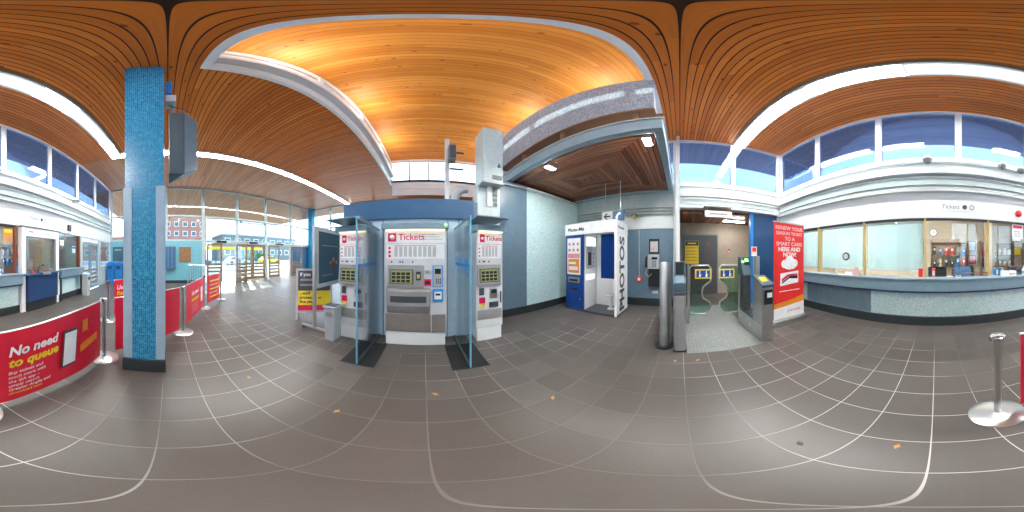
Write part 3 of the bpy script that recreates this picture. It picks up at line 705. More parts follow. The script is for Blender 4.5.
MB().box(-.22,-.22,.001,.22,.22,.2).build('plinth', M['plinth'], r); MB().box(-.2,-.2,.201,.2,.2,ZC-.002).build('shaft', M['mosaic_blue'], r)
# north glazing of the hall
nm = [-8.9, -7.1, -5.3, -3.5, -1.7]
for k in range(4):
    window('N', nm[k], nm[k+1], .5, ZC-.001, '%s glazed bay behind the ticket machines from the entrance' % ORD[k], 'glass', 'frame_grey', t=.08, transoms=(2.3, 3.8))
struct(MB().box(XW, YN, 0, LE+.1, YN+.12, .5).box(-1.7, YN, .5, LE+.1, YN+.12, ZC).build('wall_north', M['white']), 'white wall behind the ticket machine kiosk', 'wall')
# things along the west wall
bin0 = thing('recycling_bin', 'blue recycling bin of the row by the office corner, nearest the double doors', 'bin', (-8.35, -3.02, 0), PI/2, 'blue recycling bins')
MB().prism([(-.20,.001),(.20,.001),(.22,1.05),(-.22,1.05)], 'y', -.2, .22).build('body', M['bin_blue'], bin0, bevel=.02)
MB().prism([(-.22,1.051),(.22,1.051),(.22,1.10),(.02,1.19),(-.02,1.19),(-.22,1.10)], 'y', -.21, .23).build('lid', M['blue'], bin0, bevel=.01)
MB().box(-.12,-.216,.80,.12,-.206,.98).build('opening', M['navy'], bin0)
copy_tree(bin0, (-8.35, -2.56, 0), PI/2, 'blue recycling bin in the middle of the row by the office corner')
copy_tree(bin0, (-8.35, -2.10, 0), PI/2, 'blue recycling bin of the row by the office corner, farthest from the double doors')
def wallposter(name, label, cat, y0, y1, z0, z1, fr, face, d=.04):
    r = thing(name, label, cat, (XW+.002, (y0+y1)/2, (z0+z1)/2), PI/2); w, h = (y1-y0)/2, (z1-z0)/2
    MB().box(-w,-d,-h,w,0,h).build('frame', M[fr], r, bevel=.006); MB().box(-w+.05,-d-.002,-h+.05,w-.05,-d-.0005,h-.05).build('sheet', M[face], r)
    return r
r = wallposter('framed_poster', 'dark framed poster on the turquoise wall above the blue bins', 'poster', -3.15, -2.5, 1.2, 2.02, 'dark_grey', 'teal_print')
MB().box(-.2,-.0435,.2,.2,-.0425,.28).build('heading', M['print_grey'], r)
r = wallposter('notice_board', 'brown wooden notice board on the turquoise wall by the entrance doors', 'notice board', .62, 1.28, 1.17, 2.0, 'brown', 'oak')
for i in range(5): MB().box(-.24,-.0435,.22-i*.12,.24,-.0425,.27-i*.12).build('printed_line', M['brown'], r)
r = thing('blue_locker', 'blue ribbed wall cabinet on the turquoise wall behind the mosaic pillar', 'cabinet', (XW+.002, .12, 1.42), PI/2)
MB().box(-.33,-.25,-.62,.33,0,.62).build('body', M['steel_blue'], r, bevel=.01)
for i in range(3): MB().box(-.30+i*.21,-.262,-.58,-.12+i*.21,-.251,.58).build('door', M['hoard_blue'], r)
MB().box(-.31,-.03,.621,.31,0,.66).build('wall_mount', M['steel_blue'], r)
r = thing('cycle_rail', 'silver tubular rail standing by the turquoise wall next to the doors', 'rail', (-8.55, 1.5, 0), PI/2)
MB().tube([(-.45,0,.0),(-.45,0,.95),(-.40,0,1.02),(.40,0,1.02),(.45,0,.95),(.45,0,.0)], .022).build('frame', M['steel'], r, smooth=True)
for i in range(6): MB().cyl((-.32+i*.128,0,.16),(-.32+i*.128,0,1.0),.010,8).build('bar', M['steel'], r)
MB().cyl((-.44,0,.15),(.44,0,.15),.014,8).build('rail', M['steel'], r)

# ---- east side: walls, gate opening and corridor
struct(MB().box(XE, .0, 0, XE+.12, 4.2, 2.90).box(XE, .14, 2.90, XE+.12, 4.2, 3.719).build('wall_east_alcove', M['frame_grey']), 'wall behind the pipes over the payphone, coloured dark for canopy shade', 'wall')  # darker colour here stands in for the shade under the canopy
w = MB().box(XE, YS-.15, 2.90, XE+.12, .14, 3.72).box(XE, YS-.15, 0, XE+.12, -2.25, 2.90)
struct(w.build('wall_east', M['white']), 'white wall over the ticket gates', 'wall')
l = MB().box(XE-.10, YS+.14, 3.28, XE-.001, .0, 3.46).box(XE-.06, YS+.14, 3.62, XE-.001, .0, 3.72).box(XE-.14, YS+.14, 2.9, XE-.001, .0, 3.0)
struct(l.build('trim_10', M['offwhite'], bevel=.008), 'stepped white ledges over the gate opening', 'trim')
struct(MB().box(XE-.07, YS+.14, 3.04, XE-.001, -.02, 3.14).build('trim_11', M['frame_grey']), 'grey trunking over the gate opening', 'trim')
struct(MB().cyl((XE-.05, YS+.14, 3.21), (XE-.05, -.02, 3.21), .03, 10).build('trim_12', M['white'], smooth=True), 'white pipe over the gate opening', 'trim')
struct(MB().box(XE-.03, YS+.14, .0, XE-.001, -2.25, 2.89).build('wall_east_panel', M['navy_gloss']), 'glossy navy panel between the gates and the office', 'wall')
struct(MB().box(XE-.06, -2.25, 0, XE+.10, -2.16, 2.9).build('trim_13', M['blue']), 'bright blue jamb of the gate opening', 'trim')
struct(MB().box(6.3, -2.9, 0, 6.4, .2, 2.85).box(XE+.12, -2.95, 0, 6.4, -2.85, 2.85).box(XE+.12, .1, 0, 6.4, .2, 2.85).build('wall_corridor', M['beige']), 'beige walls of the passage behind the gates', 'wall')
struct(MB().box(XE+.12, -2.95, 2.8, 6.4, .2, 2.9).build('ceiling_corridor', M['dark_a']), 'dark boarded ceiling of the passage behind the gates', 'ceiling')
struct(MB().box(XE, -2.95, -.2, 6.4, .2, 0).build('floor_corridor', M['floor']), 'tiled floor of the passage behind the gates', 'floor')
r = thing('door_8', 'dark grey door at the back of the passage with a yellow notice', 'door', (6.29, -.95, 0), -PI/2, kind='structure')
MB().box(-.86,-.05,.001,.5,0,2.3).build('door_leaf', M['door_grey'], r); MB().box(-.9,-.06,.001,-.861,0,2.35).box(.501,-.06,.001,.54,0,2.35).box(-.86,-.06,2.301,.5,0,2.35).build('door_frame', M['grey'], r); MB().cyl((.15,-.052,1.95),(.15,-.07,1.95),.04,14).build('lamp', M['red_plain'], r)
r = thing('yellow_notice', 'tall yellow and black notice on the dark door behind the gates', 'notice', (6.235, -.47, 1.60), -PI/2)
MB().box(-.27,-.012,-.40,.25,0,.48).build('sign_plate', M['yellow'], r); MB().box(-.26,-.014,.30,.24,-.0125,.47).build('heading', M['black'], r); MB().box(-.18,-.016,.36,.16,-.0145,.41).build('printed_line', M['yellow'], r)
for i in range(5): MB().box(-.22,-.014,.20-i*.12,.2-.03*(i%2),-.0125,.22-i*.12).build('printed_line', M['brown'], r)
r = thing('corridor_light', 'strip light on the passage ceiling behind the gates', 'light', (5.5, -1.9, 2.79)); MB().box(-.08,-.4,-.04,.08,.4,0).build('ceiling_housing', M['white'], r); MB().box(-.06,-.38,-.06,.06,.38,-.041).build('diffuser', M['tube_low'], r)
r = thing('fire_notice', 'small red triangle notice on the beige passage wall', 'notice', (6.298, -1.95, 1.72), -PI/2)
MB().prism([(-.09,-.06),(.09,-.06),(0,.10)], 'y', -.01, 0).build('sign_plate', M['red_plain'], r); MB().box(-.05,-.012,-.05,.05,-.0105,-.02).build('printed_line', M['print_white'], r)
r = thing('platform_sign', 'white hanging sign over the ticket gates', 'sign', (4.35, -1.05, 2.66), -PI/2)
MB().box(-.38,-.03,-.08,.38,.03,.1).build('sign_plate', M['print_white'], r, bevel=.004); MB().box(-.26,-.032,-.02,.24,-.0305,.04).build('printed_line', M['print_grey'], r)
MB().cyl((-.3,.0,.1),(-.3,.0,.235),.008,8).build('hanger', M['steel'], r); MB().cyl((.3,.0,.1),(.3,.0,.235),.008,8).build('hanger', M['steel'], r)
MB().box(-.40,-.03,.236,.40,.34,.25).build('ceiling_bracket', M['steel'], r)
r = thing('steel_column', 'white steel column with pipes beside the gate opening', 'column', (4.5, .05, 0), kind='thing')
MB().box(-.06,-.06,.001,.06,.06,.012).build('base_plate', M['steel'], r); MB().box(-.045,-.045,.0121,.045,.045,5.54).build('shaft', M['offwhite'], r)
for y in (.075, .11): MB().cyl((-.03,y,.013),(-.03,y,5.0),.014,10).build('conduit', M['light_grey'], r)

# ---- canopy over the alcove
CX0, CX1, CY0, CY1, CZ = 1.90, XE-.01, .20, 4.05, 3.48
r = thing('canopy', 'steel edged canopy with dark boarded underside over the photo booth', 'canopy', (0,0,0), kind='structure')
mx, my = (CX0+CX1)/2, (CY0+CY1)/2
a0, a1, b0, b1 = CX0+.12, CX1-.12, CY0+.12, CY1-.12
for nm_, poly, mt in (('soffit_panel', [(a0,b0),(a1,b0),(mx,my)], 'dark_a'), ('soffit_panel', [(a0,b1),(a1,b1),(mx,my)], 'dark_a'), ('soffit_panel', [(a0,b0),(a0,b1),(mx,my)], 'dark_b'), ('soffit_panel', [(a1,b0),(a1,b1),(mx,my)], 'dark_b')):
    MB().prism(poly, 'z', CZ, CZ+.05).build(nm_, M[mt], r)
f = MB()
for x0,y0,x1,y1 in ((CX0,CY0,CX0+.12,CY1),(CX1-.12,CY0,CX1,CY1),(CX0+.12,CY0,CX1-.12,CY0+.12),(CX0+.12,CY1-.12,CX1-.12,CY1)):
    f.box(x0,y0,CZ-.06,x1,y1,CZ+.17)
f.build('edge_channel', M['channel'], r, bevel=.008)
MB().box(CX0+.12,CY0+.12,CZ+.06,CX1-.12,CY1-.12,CZ+.16).build('roof_deck', M['offwhite'], r)
MB().box(CX0-.02,CY0-.02,CZ+.171,CX1,CY1,CZ+.20).build('flashing', M['light_grey'], r)
for y in (.6, 1.9, 3.1): MB().box(2.14,y-.03,CZ+.201,2.22,y+.03,4.209).build('post', M['brown'], r)
for x,y in ((2.25,.45),(2.25,2.3)):
    lp = MB().box(x-.12,y-.06,CZ-.05,x+.12,y+.06,CZ-.001).build('lamp', M['light_grey'], r); MB().box(x-.10,y-.04,CZ-.06,x+.10,y+.04,CZ-.051).build('diffuser', M['lamp_bright'], lp)
r = thing('mosaic_beam', 'deep grey mosaic beam hanging under the rooflight above the canopy', 'beam', (0,0,0), kind='structure')
MB().box(XB+.011, .34, 4.25, XB+.24, 4.14, ZC-.001).build('beam_face', M['mosaic_grey'], r); MB().box(XB, .33, 4.21, XB+.25, 4.14, 4.249).build('beam_edge', M['brown'], r)
struct(MB().box(2.46, 3.40, 0, XE, 3.6, 3.40).build('wall_alcove', M['mosaic_aqua']), 'pale aqua mosaic wall behind the photo booth', 'wall')
struct(MB().box(1.6, 4.20, 0, XE, 4.3, ZC).box(LE, 4.3, 0, LE+.1, YN, ZC).build('wall_alcove_upper', M['white']), 'white wall above the alcove canopy', 'wall')
struct(MB().box(1.60, 3.36, 0, 2.459, 3.6, 3.399).build('wall_hoarding', M['panel_grey_blue']), 'grey blue hoarding between the machines and the mosaic wall', 'wall')
struct(MB().box(1.60, 3.33, 0, XE, 3.359, .20).box(XE-.03, .15, 0, XE-.001, 3.33, .24).build('baseboard_alcove', M['plinth']), 'dark skirting round the alcove', 'baseboard')
struct(MB().box(XE-.025, .15, .24, XE-.001, 3.33, 2.30).build('wall_alcove_panel', M['panel_grey_blue']), 'grey blue panel behind the payphone', 'wall')
struct(MB().box(XE-.06, .13, 2.301, XE-.001, 3.33, 2.66).build('trim_14', M['offwhite']), 'white band above the payphone panel', 'trim')
p = MB()
for z, x in ((2.76,.05),(2.85,.07),(2.95,.05)): p.cyl((XE-x, .12, z),(XE-x, 3.35, z), .024, 10)
p.cyl((1.7,3.30,3.28),(XE-.1,3.30,3.28),.018,8)
struct(p.build('trim_15', M['light_grey'], smooth=True), 'bundle of grey pipes under the canopy', 'trim')
r = thing('hanging_sign', 'black arrow and blue telephone sign hanging over the photo booth', 'sign', (3.72, 1.62, 2.51), -PI/2)
MB().box(-.30,-.02,-.13,-.005,.02,.13).build('arrow_panel', M['light_grey'], r); MB().box(.005,-.02,-.13,.30,.02,.13).build('telephone_panel', M['hoard_blue'], r)
MB().prism([(-.25,0),(-.17,.08),(-.13,.08),(-.19,.018),(-.06,.018),(-.06,-.018),(-.19,-.018),(-.13,-.08),(-.17,-.08)], 'y', -.024, -.0205).build('arrow', M['black'], r)
MB(Matrix.Translation((.15,0,0)) @ Matrix.Rotation(.6, 4, 'Y')).prism([(-.03,-.09),(.03,-.09),(.03,-.05),(0,-.03),(0,.03),(.03,.05),(.03,.09),(-.03,.09),(-.045,.05),(-.045,-.05)], 'y', -.024, -.0205).build('handset_symbol', M['print_white'], r)
for x in (-.2, .2): MB().cyl((x,0,.13),(x,0,CZ-.13+.07-2.51+.08),.010,8).build('hanger', M['steel'], r)
r = thing('exit_lamp', 'small yellow lamp on the pipes beside the hanging sign', 'lamp', (4.55, 1.30, 2.68), -PI/2)
MB().box(-.08,-.06,0,.08,.06,.05).build('wall_mount', M['grey'], r); MB().ball((0,-.02,-.03), .06, 14).build('lens', M['yellow'], r, smooth=True)

# ---- column, cabinet and speaker behind the machines
r = thing('pale_column', 'pale mosaic column behind the third ticket machine', 'column', (1.30, 3.28, 0), kind='thing')
MB().box(-.25,-.2,.001,.25,.115,2.99).build('shaft', M['pale_column'], r)
MB().box(-.05,-.235,2.55,.05,-.201,3.0).build('trunking', M['frame_white'], r)
for i in range(4): MB().box(.10,-.225,2.56+i*.11,.18,-.201,2.64+i*.11).build('cable_clip', M['grey'], r)
r = thing('wall_cabinet', 'large pale cabinet boxed round the column above the machines', 'cabinet', (1.28, 3.0, 3.0))
MB().box(-.19,-.14,.04,.23,.35,1.60).build('mount_box', M['pale_column'], r, bevel=.01); MB().box(-.21,-.16,.001,.25,.35,.039).build('base_frame', M['light_grey'], r); MB().box(.0,-.155,.10,.20,-.1405,.20).build('vent', M['grey'], r); MB().prism([(.10,.42),(.18,.42),(.14,.55)], 'y', -.145, -.1405).build('warning_triangle', M['dark_grey'], r)
r = thing('public_speaker', 'dark grey loudspeaker on a white post over the kiosk roof', 'loudspeaker', (.56, 3.75, 2.521))
MB().box(-.07,-.06,0,.03,.06,2.25).build('post', M['frame_white'], r, bevel=.006); MB().box(-.02,-.30,1.35,.14,-.07,1.85).build('speaker_box', M['grey'], r, bevel=.015); MB().box(.0,-.072,1.45,.1,-.04,1.75).build('bracket', M['steel_blue'], r); MB().box(-.005,-.306,1.39,.125,-.3005,1.81).build('grille', M['dark_grey'], r)
for z in (1.2, 1.75): MB().box(.031,-.03,z,.37,.0,z+.05).build('arm', M['dark_grey'], r)
r = thing('vent_pipe', 'fat white bent pipe on the kiosk roof beside the pale column', 'pipe', (.80, 4.15, 2.521))
MB().tube([(0,0,0),(0,0,.5),(.02,-.02,.62),(.08,-.05,.72),(.18,-.1,.78),(.30,-.1,.80)], .12, 16).build('pipe', M['frame_white'], r, smooth=True); MB().lathe([(.17,0),(.17,.03),(.13,.03)], seg=20).build('flange', M['light_grey'], r)

# ---- ticket machine kiosk
r = thing('ticket_kiosk', 'light blue kiosk wall with dark blue hood behind the ticket machines', 'kiosk', (0,0,0), kind='structure')
MB().box(-1.42, 2.76, .001, .98, 2.86, 2.14).build('kiosk_wall', M['panel_blue'], r)
MB().box(-1.45, 2.70, 2.141, .86, 2.86, 2.50).build('hood', M['hoard_blue'], r, bevel=.01)
MB().box(-1.42, 2.861, .001, .98, 4.6, 2.52).build('kiosk_body', M['panel_grey_blue'], r)
for x in (-.70, .40, .60): MB().box(x-.008, 2.752, .001, x+.008, 2.759, 2.14).build('panel_joint', M['steel_blue'], r)

def tvm(x, w, label, wide):
    """a ticket machine facing -Y; origin at the middle of its front foot"""
    r = thing('ticket_machine', label, 'ticket machine', (x, 2.45, 0), 0, 'ticket machines'); h = w/2
    MB().box(-h+.02, .01, .001, h-.02, .29, .26).build('plinth', M['white'], r, bevel=.004)
    MB().box(-h, 0, .261, h, .295, 1.88).build('body', M['tvm_body'], r, bevel=.008)
    hd = MB().prism([(.295,1.90),(-.12,1.90),(-.12,1.985),(-.10,2.0),(.295,2.0)], 'x', -h-.02, h+.02).build('hood', M['steel_blue'], r, bevel=.006)
    MB().box(-h+.03, -.06, 1.882, h-.03, -.01, 1.899).build('lamp', M['warm_strip'], hd)
    if wide: MB().cyl((h-.03,-.126,1.955),(h-.03,-.121,1.955),.02,12).build('status_lamp', M['green_lamp'], hd)
    if not wide:
        MB().box(-h-.07, -.30, 2.07, h-.03, .295, 2.09).build('canopy_plate', M['steel_blue'], r, bevel=.004)
    sg = MB().box(-h+.02, -.008, 1.70, h-.02, -.0005, 1.87).build('header_panel', M['print_white'], r)
    k = 1.0 if wide else .62
    MB().box(-h+.06, -.011, 1.72, -h+.06+.13*k, -.0085, 1.85).build('logo', M['crimson'], sg)
    MB().ball((-h+.06+.065*k, -.011, 1.785), .038*k, 12).build('logo_mark', M['print_white'], sg)
    text('Tickets', .135*k if wide else .10, (-h+.06+.16*k, -.009, 1.785), sg, M['crimson'], bold=.002)
    if wide:
        for i in range(3): MB().box(h-.40, -.0105, 1.75+i*.035, h-.06-.05*i, -.0085, 1.757+i*.035).build('printed_line', M['print_grey'], sg)
    inf = MB().box(-h+.03, -.006, 1.46, h-.03, -.0005, 1.68).build('fare_table', M['print_white'], r)
    n = 9 if wide else 5
    for i in range(n): 
        a = -h+.16*k+ (w-.30*k)*i/n
        MB().box(a, -.0075, 1.49, a+(w-.30*k)/n*.7, -.0065, 1.645).build('table_column', M['light_grey'], inf)
    MB().box(-h+.16*k, -.0075, 1.652, h-.16*k, -.0065, 1.665).build('table_heading', M['pink'], inf)
    for i in range(3): MB().cyl((-h+.085*k,-.009,1.62-i*.06),(-h+.085*k,-.0065,1.62-i*.06),.022*k,12).build('logo', M['crimson'], inf)
    for i in (.12, .26, .30, .46): MB().cyl((-h+i*w,-.006,1.41),(-h+i*w,-.0005,1.41),.013,12).build('camera_hole', M['black'], r)
    sx0, sx1 = (-h+.09, -h+.45) if wide else (-h+.04, h-.08)
    rec = MB().prism([(-.0005,1.02),(-.05,1.02),(-.05,1.06),(-.03,1.33),(-.03,1.36),(-.0005,1.36)], 'x', sx0-.03, sx1+(.16 if wide else .03)).build('screen_surround', M['mid_grey'], r, bevel=.004)
    MB().prism([(-.0525,1.075),(-.0505,1.075),(-.035,1.30),(-.037,1.30)], 'x', sx0, sx1).build('screen_bezel', M['dark_grey'], rec)
    s2 = MB().prism([(-.0555,1.09),(-.053,1.09),(-.0385,1.285),(-.041,1.285)], 'x', sx0+.02, sx1-.02).build('screen', M['screen'], rec)
    nb = 4
    for i in range(nb):
        for j in range(3):
            xx = sx0+.035+i*(sx1-sx0-.07)/nb; z0 = 1.105+j*.055
            MB().prism([(-.0575+j*.004,z0),(-.0552+j*.004,z0),(-.0552+j*.004+.0028,z0+.04),(-.0575+j*.004+.0028,z0+.04)], 'x', xx, xx+(sx1-sx0-.07)/nb*.8).build('screen_button', M['screen_dark'], s2)
    if wide:
        MB().box(sx1+.04,-.06,1.14,sx1+.11,-.047,1.27).build('reader', M['navy'], r); MB().box(sx1+.055,-.064,1.17,sx1+.095,-.0605,1.23).build('reader_light', M['yellow'], r)
        tray = MB().prism([(-.0005,.60),(-.02,.60),(-.09,.74),(-.09,.98),(-.05,1.01),(-.0005,1.01)], 'x', -h+.05, h-.25).build('ticket_tray', M['mid_grey'], r, bevel=.008)
        MB().box(-h+.11,-.094,.80,h-.31,-.0905,.90).build('tray_opening', M['dark_grey'], tray)
        MB().box(-h+.02,-.012,.27,h-.24,-.0005,.585).build('lower_door', M['taupe'], r, bevel=.004)
        MB().box(h-.225,-.025,.27,h-.02,-.0005,.58).build('reject_box', M['taupe'], r, bevel=.006)
        MB().box(h-.215,-.014,1.03,h-.055,-.0005,1.36).build('card_surround', M['sign_blue'], r, bevel=.004)
        MB().box(h-.20,-.020,1.04,h-.07,-.0145,1.345).build('card_panel', M['light_grey'], r); MB().box(h-.18,-.024,1.23,h-.09,-.0205,1.31).build('card_display', M['screen_dark'], r)
        for i in range(3):
            for j in range(3): MB().box(h-.165+i*.03,-.024,1.08+j*.03,h-.145+i*.03,-.0205,1.10+j*.03).build('key', M['dark_grey'], r)
        MB().box(h-.215,-.03,.80,h-.055,-.0005,1.0).build('ticket_slot', M['sign_blue'], r, bevel=.006); MB().box(h-.19,-.034,.84,h-.08,-.0305,.96).build('slot_plate', M['print_white'], r); MB().box(h-.17,-.037,.90,h-.10,-.0345,.93).build('slot', M['black'], r)
        MB().lathe([(.035,0),(.035,.012),(.02,.02)], seg=18).build('coin_slot', M['steel'], r).matrix_local = Matrix.Translation((h-.29,-.0005,1.27)) @ Matrix.Rotation(PI/2,4,'X')
        MB().box(h-.34,-.012,1.05,h-.235,-.0005,1.15).build('note_slot', M['crimson'], r); MB().box(h-.32,-.016,1.08,h-.255,-.0125,1.12).build('slot', M['black'], r)
    else:
        MB().box(-h+.05,-.012,.86,-h+.13,-.0005,.98).build('card_reader', M['dark_grey'], r); MB().box(-h+.05,-.012,.72,-h+.15,-.0005,.82).build('note_slot', M['crimson'], r); MB().box(-h+.06,-.018,.66,-h+.14,-.0005,.70).build('reader', M['yellow'], r)
        MB().box(h-.24,-.02,.80,h-.10,-.0005,.97).build('keypad', M['steel'], r, bevel=.004); MB().box(h-.22,-.024,.88,h-.12,-.0205,.95).build('card_display', M['screen_dark'], r)
        MB().box(h-.25,-.03,.64,h-.09,-.0005,.73).build('ticket_slot', M['dark_grey'], r, bevel=.006)
        MB().box(-h+.02,-.01,.42,h-.02,-.0005,.60).build('lower_door', M['mid_grey'], r, bevel=.004)
        MB().box(h-.05,-.012,.7,h-.03,-.0005,.9).build('lock', M['black'], r)
    return r
tvm(-.13, .95, 'wide grey ticket machine in the middle of the three, with blue card reader', True)
tvm(-1.13, .53, 'narrow white ticket machine nearest the grey rubbish bin', False)
tvm(1.05, .47, 'narrow white ticket machine under the pale column', False)

def screen_panel(x, label):
    r = thing('glass_screen', label, 'glass screen', (x, 0, 0))
    MB().box(-.006, 1.78, .03, .006, 2.745, 1.95).build('glass_pane', M['glass_screen'], r)
    MB().box(-.009, 1.75, .001, .009, 1.78, 1.97).build('front_post', M['glass_edge'], r, bevel=.004)
    MB().box(-.012, 1.78, 1.951, .012, 2.745, 1.97).build('top_rail', M['steel_blue'], r)
    MB().box(-.02, 1.78, .012, .02, 2.745, .029).build('foot_rail', M['black'], r)
    for i in range(5): MB().box(-.009, 1.86+i*.15, 1.30 if i % 2 else 1.25, -.0065, 1.90+i*.15, 1.46 if i % 2 else 1.50).build('safety_marking', M['sign_blue'], r)
    MB().box(-.009, 1.80, 1.36, -.0063, 2.60, 1.40).build('safety_marking', M['sign_blue'], r)
screen_panel(-.77, 'glass side screen between the middle machine and the one by the rubbish bin')
screen_panel(.52, 'glass side screen between the middle machine and the one under the column')
for x0, x1, lb in ((-.98,-.56,'black floor mat under the glass screen near the rubbish bin'), (.31,.75,'black floor mat under the glass screen near the pale column')):
    r = thing('floor_mat', lb, 'mat', ((x0+x1)/2, 2.08, 0)); h = (x1-x0)/2
    MB().box(-h,-.34,.0005,h,.345,.008).build('mat', M['rubber'], r); MB().box(-h-.01,-.35,.0004,h+.01,-.34,.007).build('edge_strip', M['dark_grey'], r)

# ---- photo booth (front faces -X)
r = thing('photo_booth', 'white and blue photo booth with a curtain in the alcove', 'photo booth', (3.5, 2.18, 0), -PI/2)
# local: x from -.76 (north) to .76 (south), y depth 0..0.75
MB().box(-.76,.0,.001,.76,.76,.05).build('floor_plate', M['dark_grey'], r)
MB().box(-.76,.70,.051,.70,.76,2.06).build('back_panel', M['white_gloss'], r)
MB().box(-.76,.0,.051,-.17,.05,2.06).build('front_panel', M['booth_blue'], r, bevel=.006)
MB().box(-.76,.051,.051,-.72,.699,2.06).build('side_panel', M['white'], r)
part = MB().box(-.20,.051,.051,-.17,.699,2.06).build('partition', M['white_gloss'], r)
sp = MB().box(.70,-.02,.012,.76,.76,2.06).build('side_panel', M['white_gloss'], r, bevel=.004)
MB().box(-.77,-.03,2.061,.77,.77,2.37).build('roof_box', M['white_gloss'], r, bevel=.01)
MB().box(-.74,-.036,2.10,.68,-.031,2.30).build('light_panel', M['print_white'], r)
text('Photo-Me', .13, (-.66,-.0365,2.20), r, M['black'], bold=.004, shear=.1)
text('Photo-Me', .10, (.771,.03,2.20), r, M['black'], right=(0,1,0), bold=.003, shear=.1)
text('PHOTOS', .46, (.7615,.35,1.04), sp, M['black'], right=(0,0,1), up=(0,-1,0), align='CENTER', bold=.017, sx=1.05)
ps = MB().box(-.70,-.012,1.0,-.26,-.0005,1.98).build('poster', M['print_white'], r)
MB().box(-.66,-.014,1.05,-.30,-.0125,1.42).build('poster_print', M['orange'], ps)
MB().box(-.68,-.014,1.44,-.28,-.0125,1.56).build('poster_print', M['pink'], ps)
for i in range(2):
    for j in range(3): MB().cyl((-.62+j*.14,-.015,1.66+i*.16),(-.62+j*.14,-.0125,1.66+i*.16),.04,14).build('portrait', M['pink'] if (i+j) % 2 else M['skin_print'], ps)
MB().box(-.64,-.0155,1.12,-.34,-.0142,1.22).build('poster_text', M['print_white'], ps)
MB().box(-.64,-.0155,1.28,-.40,-.0142,1.34).build('poster_text', M['print_white'], ps)
MB().box(-.66,-.02,.78,-.28,-.0005,.93).build('photo_slot', M['grey'], r, bevel=.006); MB().box(-.62,-.022,.82,-.34,-.0205,.88).build('slot', M['black'], r)
MB().box(-.56,-.012,.58,-.36,-.0005,.64).build('coin_return', M['black'], r); MB().cyl((-.27,-.02,.35),(-.27,-.0005,.35),.02,12).build('lock', M['steel'], r)
MB().box(-.169,.12,1.15,-.155,.42,1.75).build('screen_panel', M['light_grey'], r); MB().box(-.1545,.20,1.25,-.15,.36,1.6).build('screen', M['screen_dark'], r)
MB().box(-.169,.15,1.78,-.16,.62,2.02).build('flash_panel', M['flash'], r); MB().box(-.169,.15,.85,-.16,.55,1.0).build('flash_panel', M['flash'], r)
for i in range(4): MB().cyl((-.169,.50,1.2+i*.12),(-.158,.50,1.2+i*.12),.02,10).build('button', M['navy'], r)
cur = MB(); n = 40
pts = [(.30+.38*i/n, .075+.022*math.sin(i*1.25)) for i in range(n+1)]
poly = pts + [(x, y+.006) for x, y in reversed(pts)]
for i in range(n):
    cur.prism([pts[i], pts[i+1], (pts[i+1][0], pts[i+1][1]+.008), (pts[i][0], pts[i][1]+.008)], 'z', .95, 2.03)
ct = cur.build('curtain', M['booth_blue'], r); MB().cyl((-.16,.08,2.04),(.69,.08,2.04),.012,10).build('curtain_rail', M['steel'], r)
st = MB().lathe([(.10,.051),(.10,.07),(.045,.10),(.04,.42)], (.42,.42,0), 24).build('stool_post', M['white'], r, smooth=True); MB().lathe([(.13,.421),(.15,.44),(.15,.47),(.13,.48)], (.42,.42,0), 24).build('stool_seat', M['white_gloss'], st, smooth=True)

# ---- payphone
r = thing('payphone', 'black and silver payphone with a notice panel on the alcove wall', 'payphone', (XE-.028, .74, 0), -PI/2)
MB().box(-.15,-.03,1.56,.15,-.001,2.0).build('wall_mount', M['black'], r, bevel=.008); MB().box(-.11,-.033,1.62,.11,-.0305,1.92).build('notice', M['light_grey'], r); MB().box(-.09,-.035,1.66,.02,-.0335,1.74).build('notice_print', M['pink'], r)
MB().box(-.15,-.22,1.14,.17,-.001,1.54).build('phone_body', M['steel_dull'], r, bevel=.012)
MB().box(-.15,-.14,.62,.17,-.001,1.139).build('coin_box', M['black'], r, bevel=.01)
MB().tube([(-.19,-.15,1.18),(-.205,-.17,1.22),(-.205,-.17,1.44),(-.19,-.15,1.48)], .028, 10).build('handset', M['black'], r, smooth=True); MB().tube([(-.19,-.15,1.18),(-.22,-.2,1.0),(-.12,-.22,.92),(-.05,-.15,1.0)], .008).build('cord', M['steel'], r)
MB().box(-.04,-.223,1.40,.12,-.2205,1.47).build('display', M['screen_dark'], r)
for i in range(3):
    for j in range(4): MB().box(-.02+i*.04,-.225,1.20+j*.045,.005+i*.04,-.2205,1.23+j*.045).build('key', M['dark_grey'], r)
r = thing('call_point', 'red fire call point with conduit on the alcove wall', 'alarm', (XE-.028, 1.18, .82), -PI/2)
MB().box(-.08,-.06,-.08,.08,-.001,.08).build('wall_mount', M['red_plain'], r, bevel=.01); MB().cyl((0,-.03,.081),(0,-.03,1.45),.012,8).build('conduit', M['light_grey'], r); MB().box(-.04,-.063,-.04,.04,-.0605,.04).build('press_plate', M['print_white'], r)
r = thing('wall_socket', 'white wall plate low on the panel below the payphone', 'socket', (XE-.026, .72, .44), -PI/2)
MB().box(-.08,-.012,-.04,.08,0,.04).build('wall_mount', M['print_white'], r); MB().box(-.06,-.014,-.02,.06,-.0125,.02).build('face_plate', M['light_grey'], r)

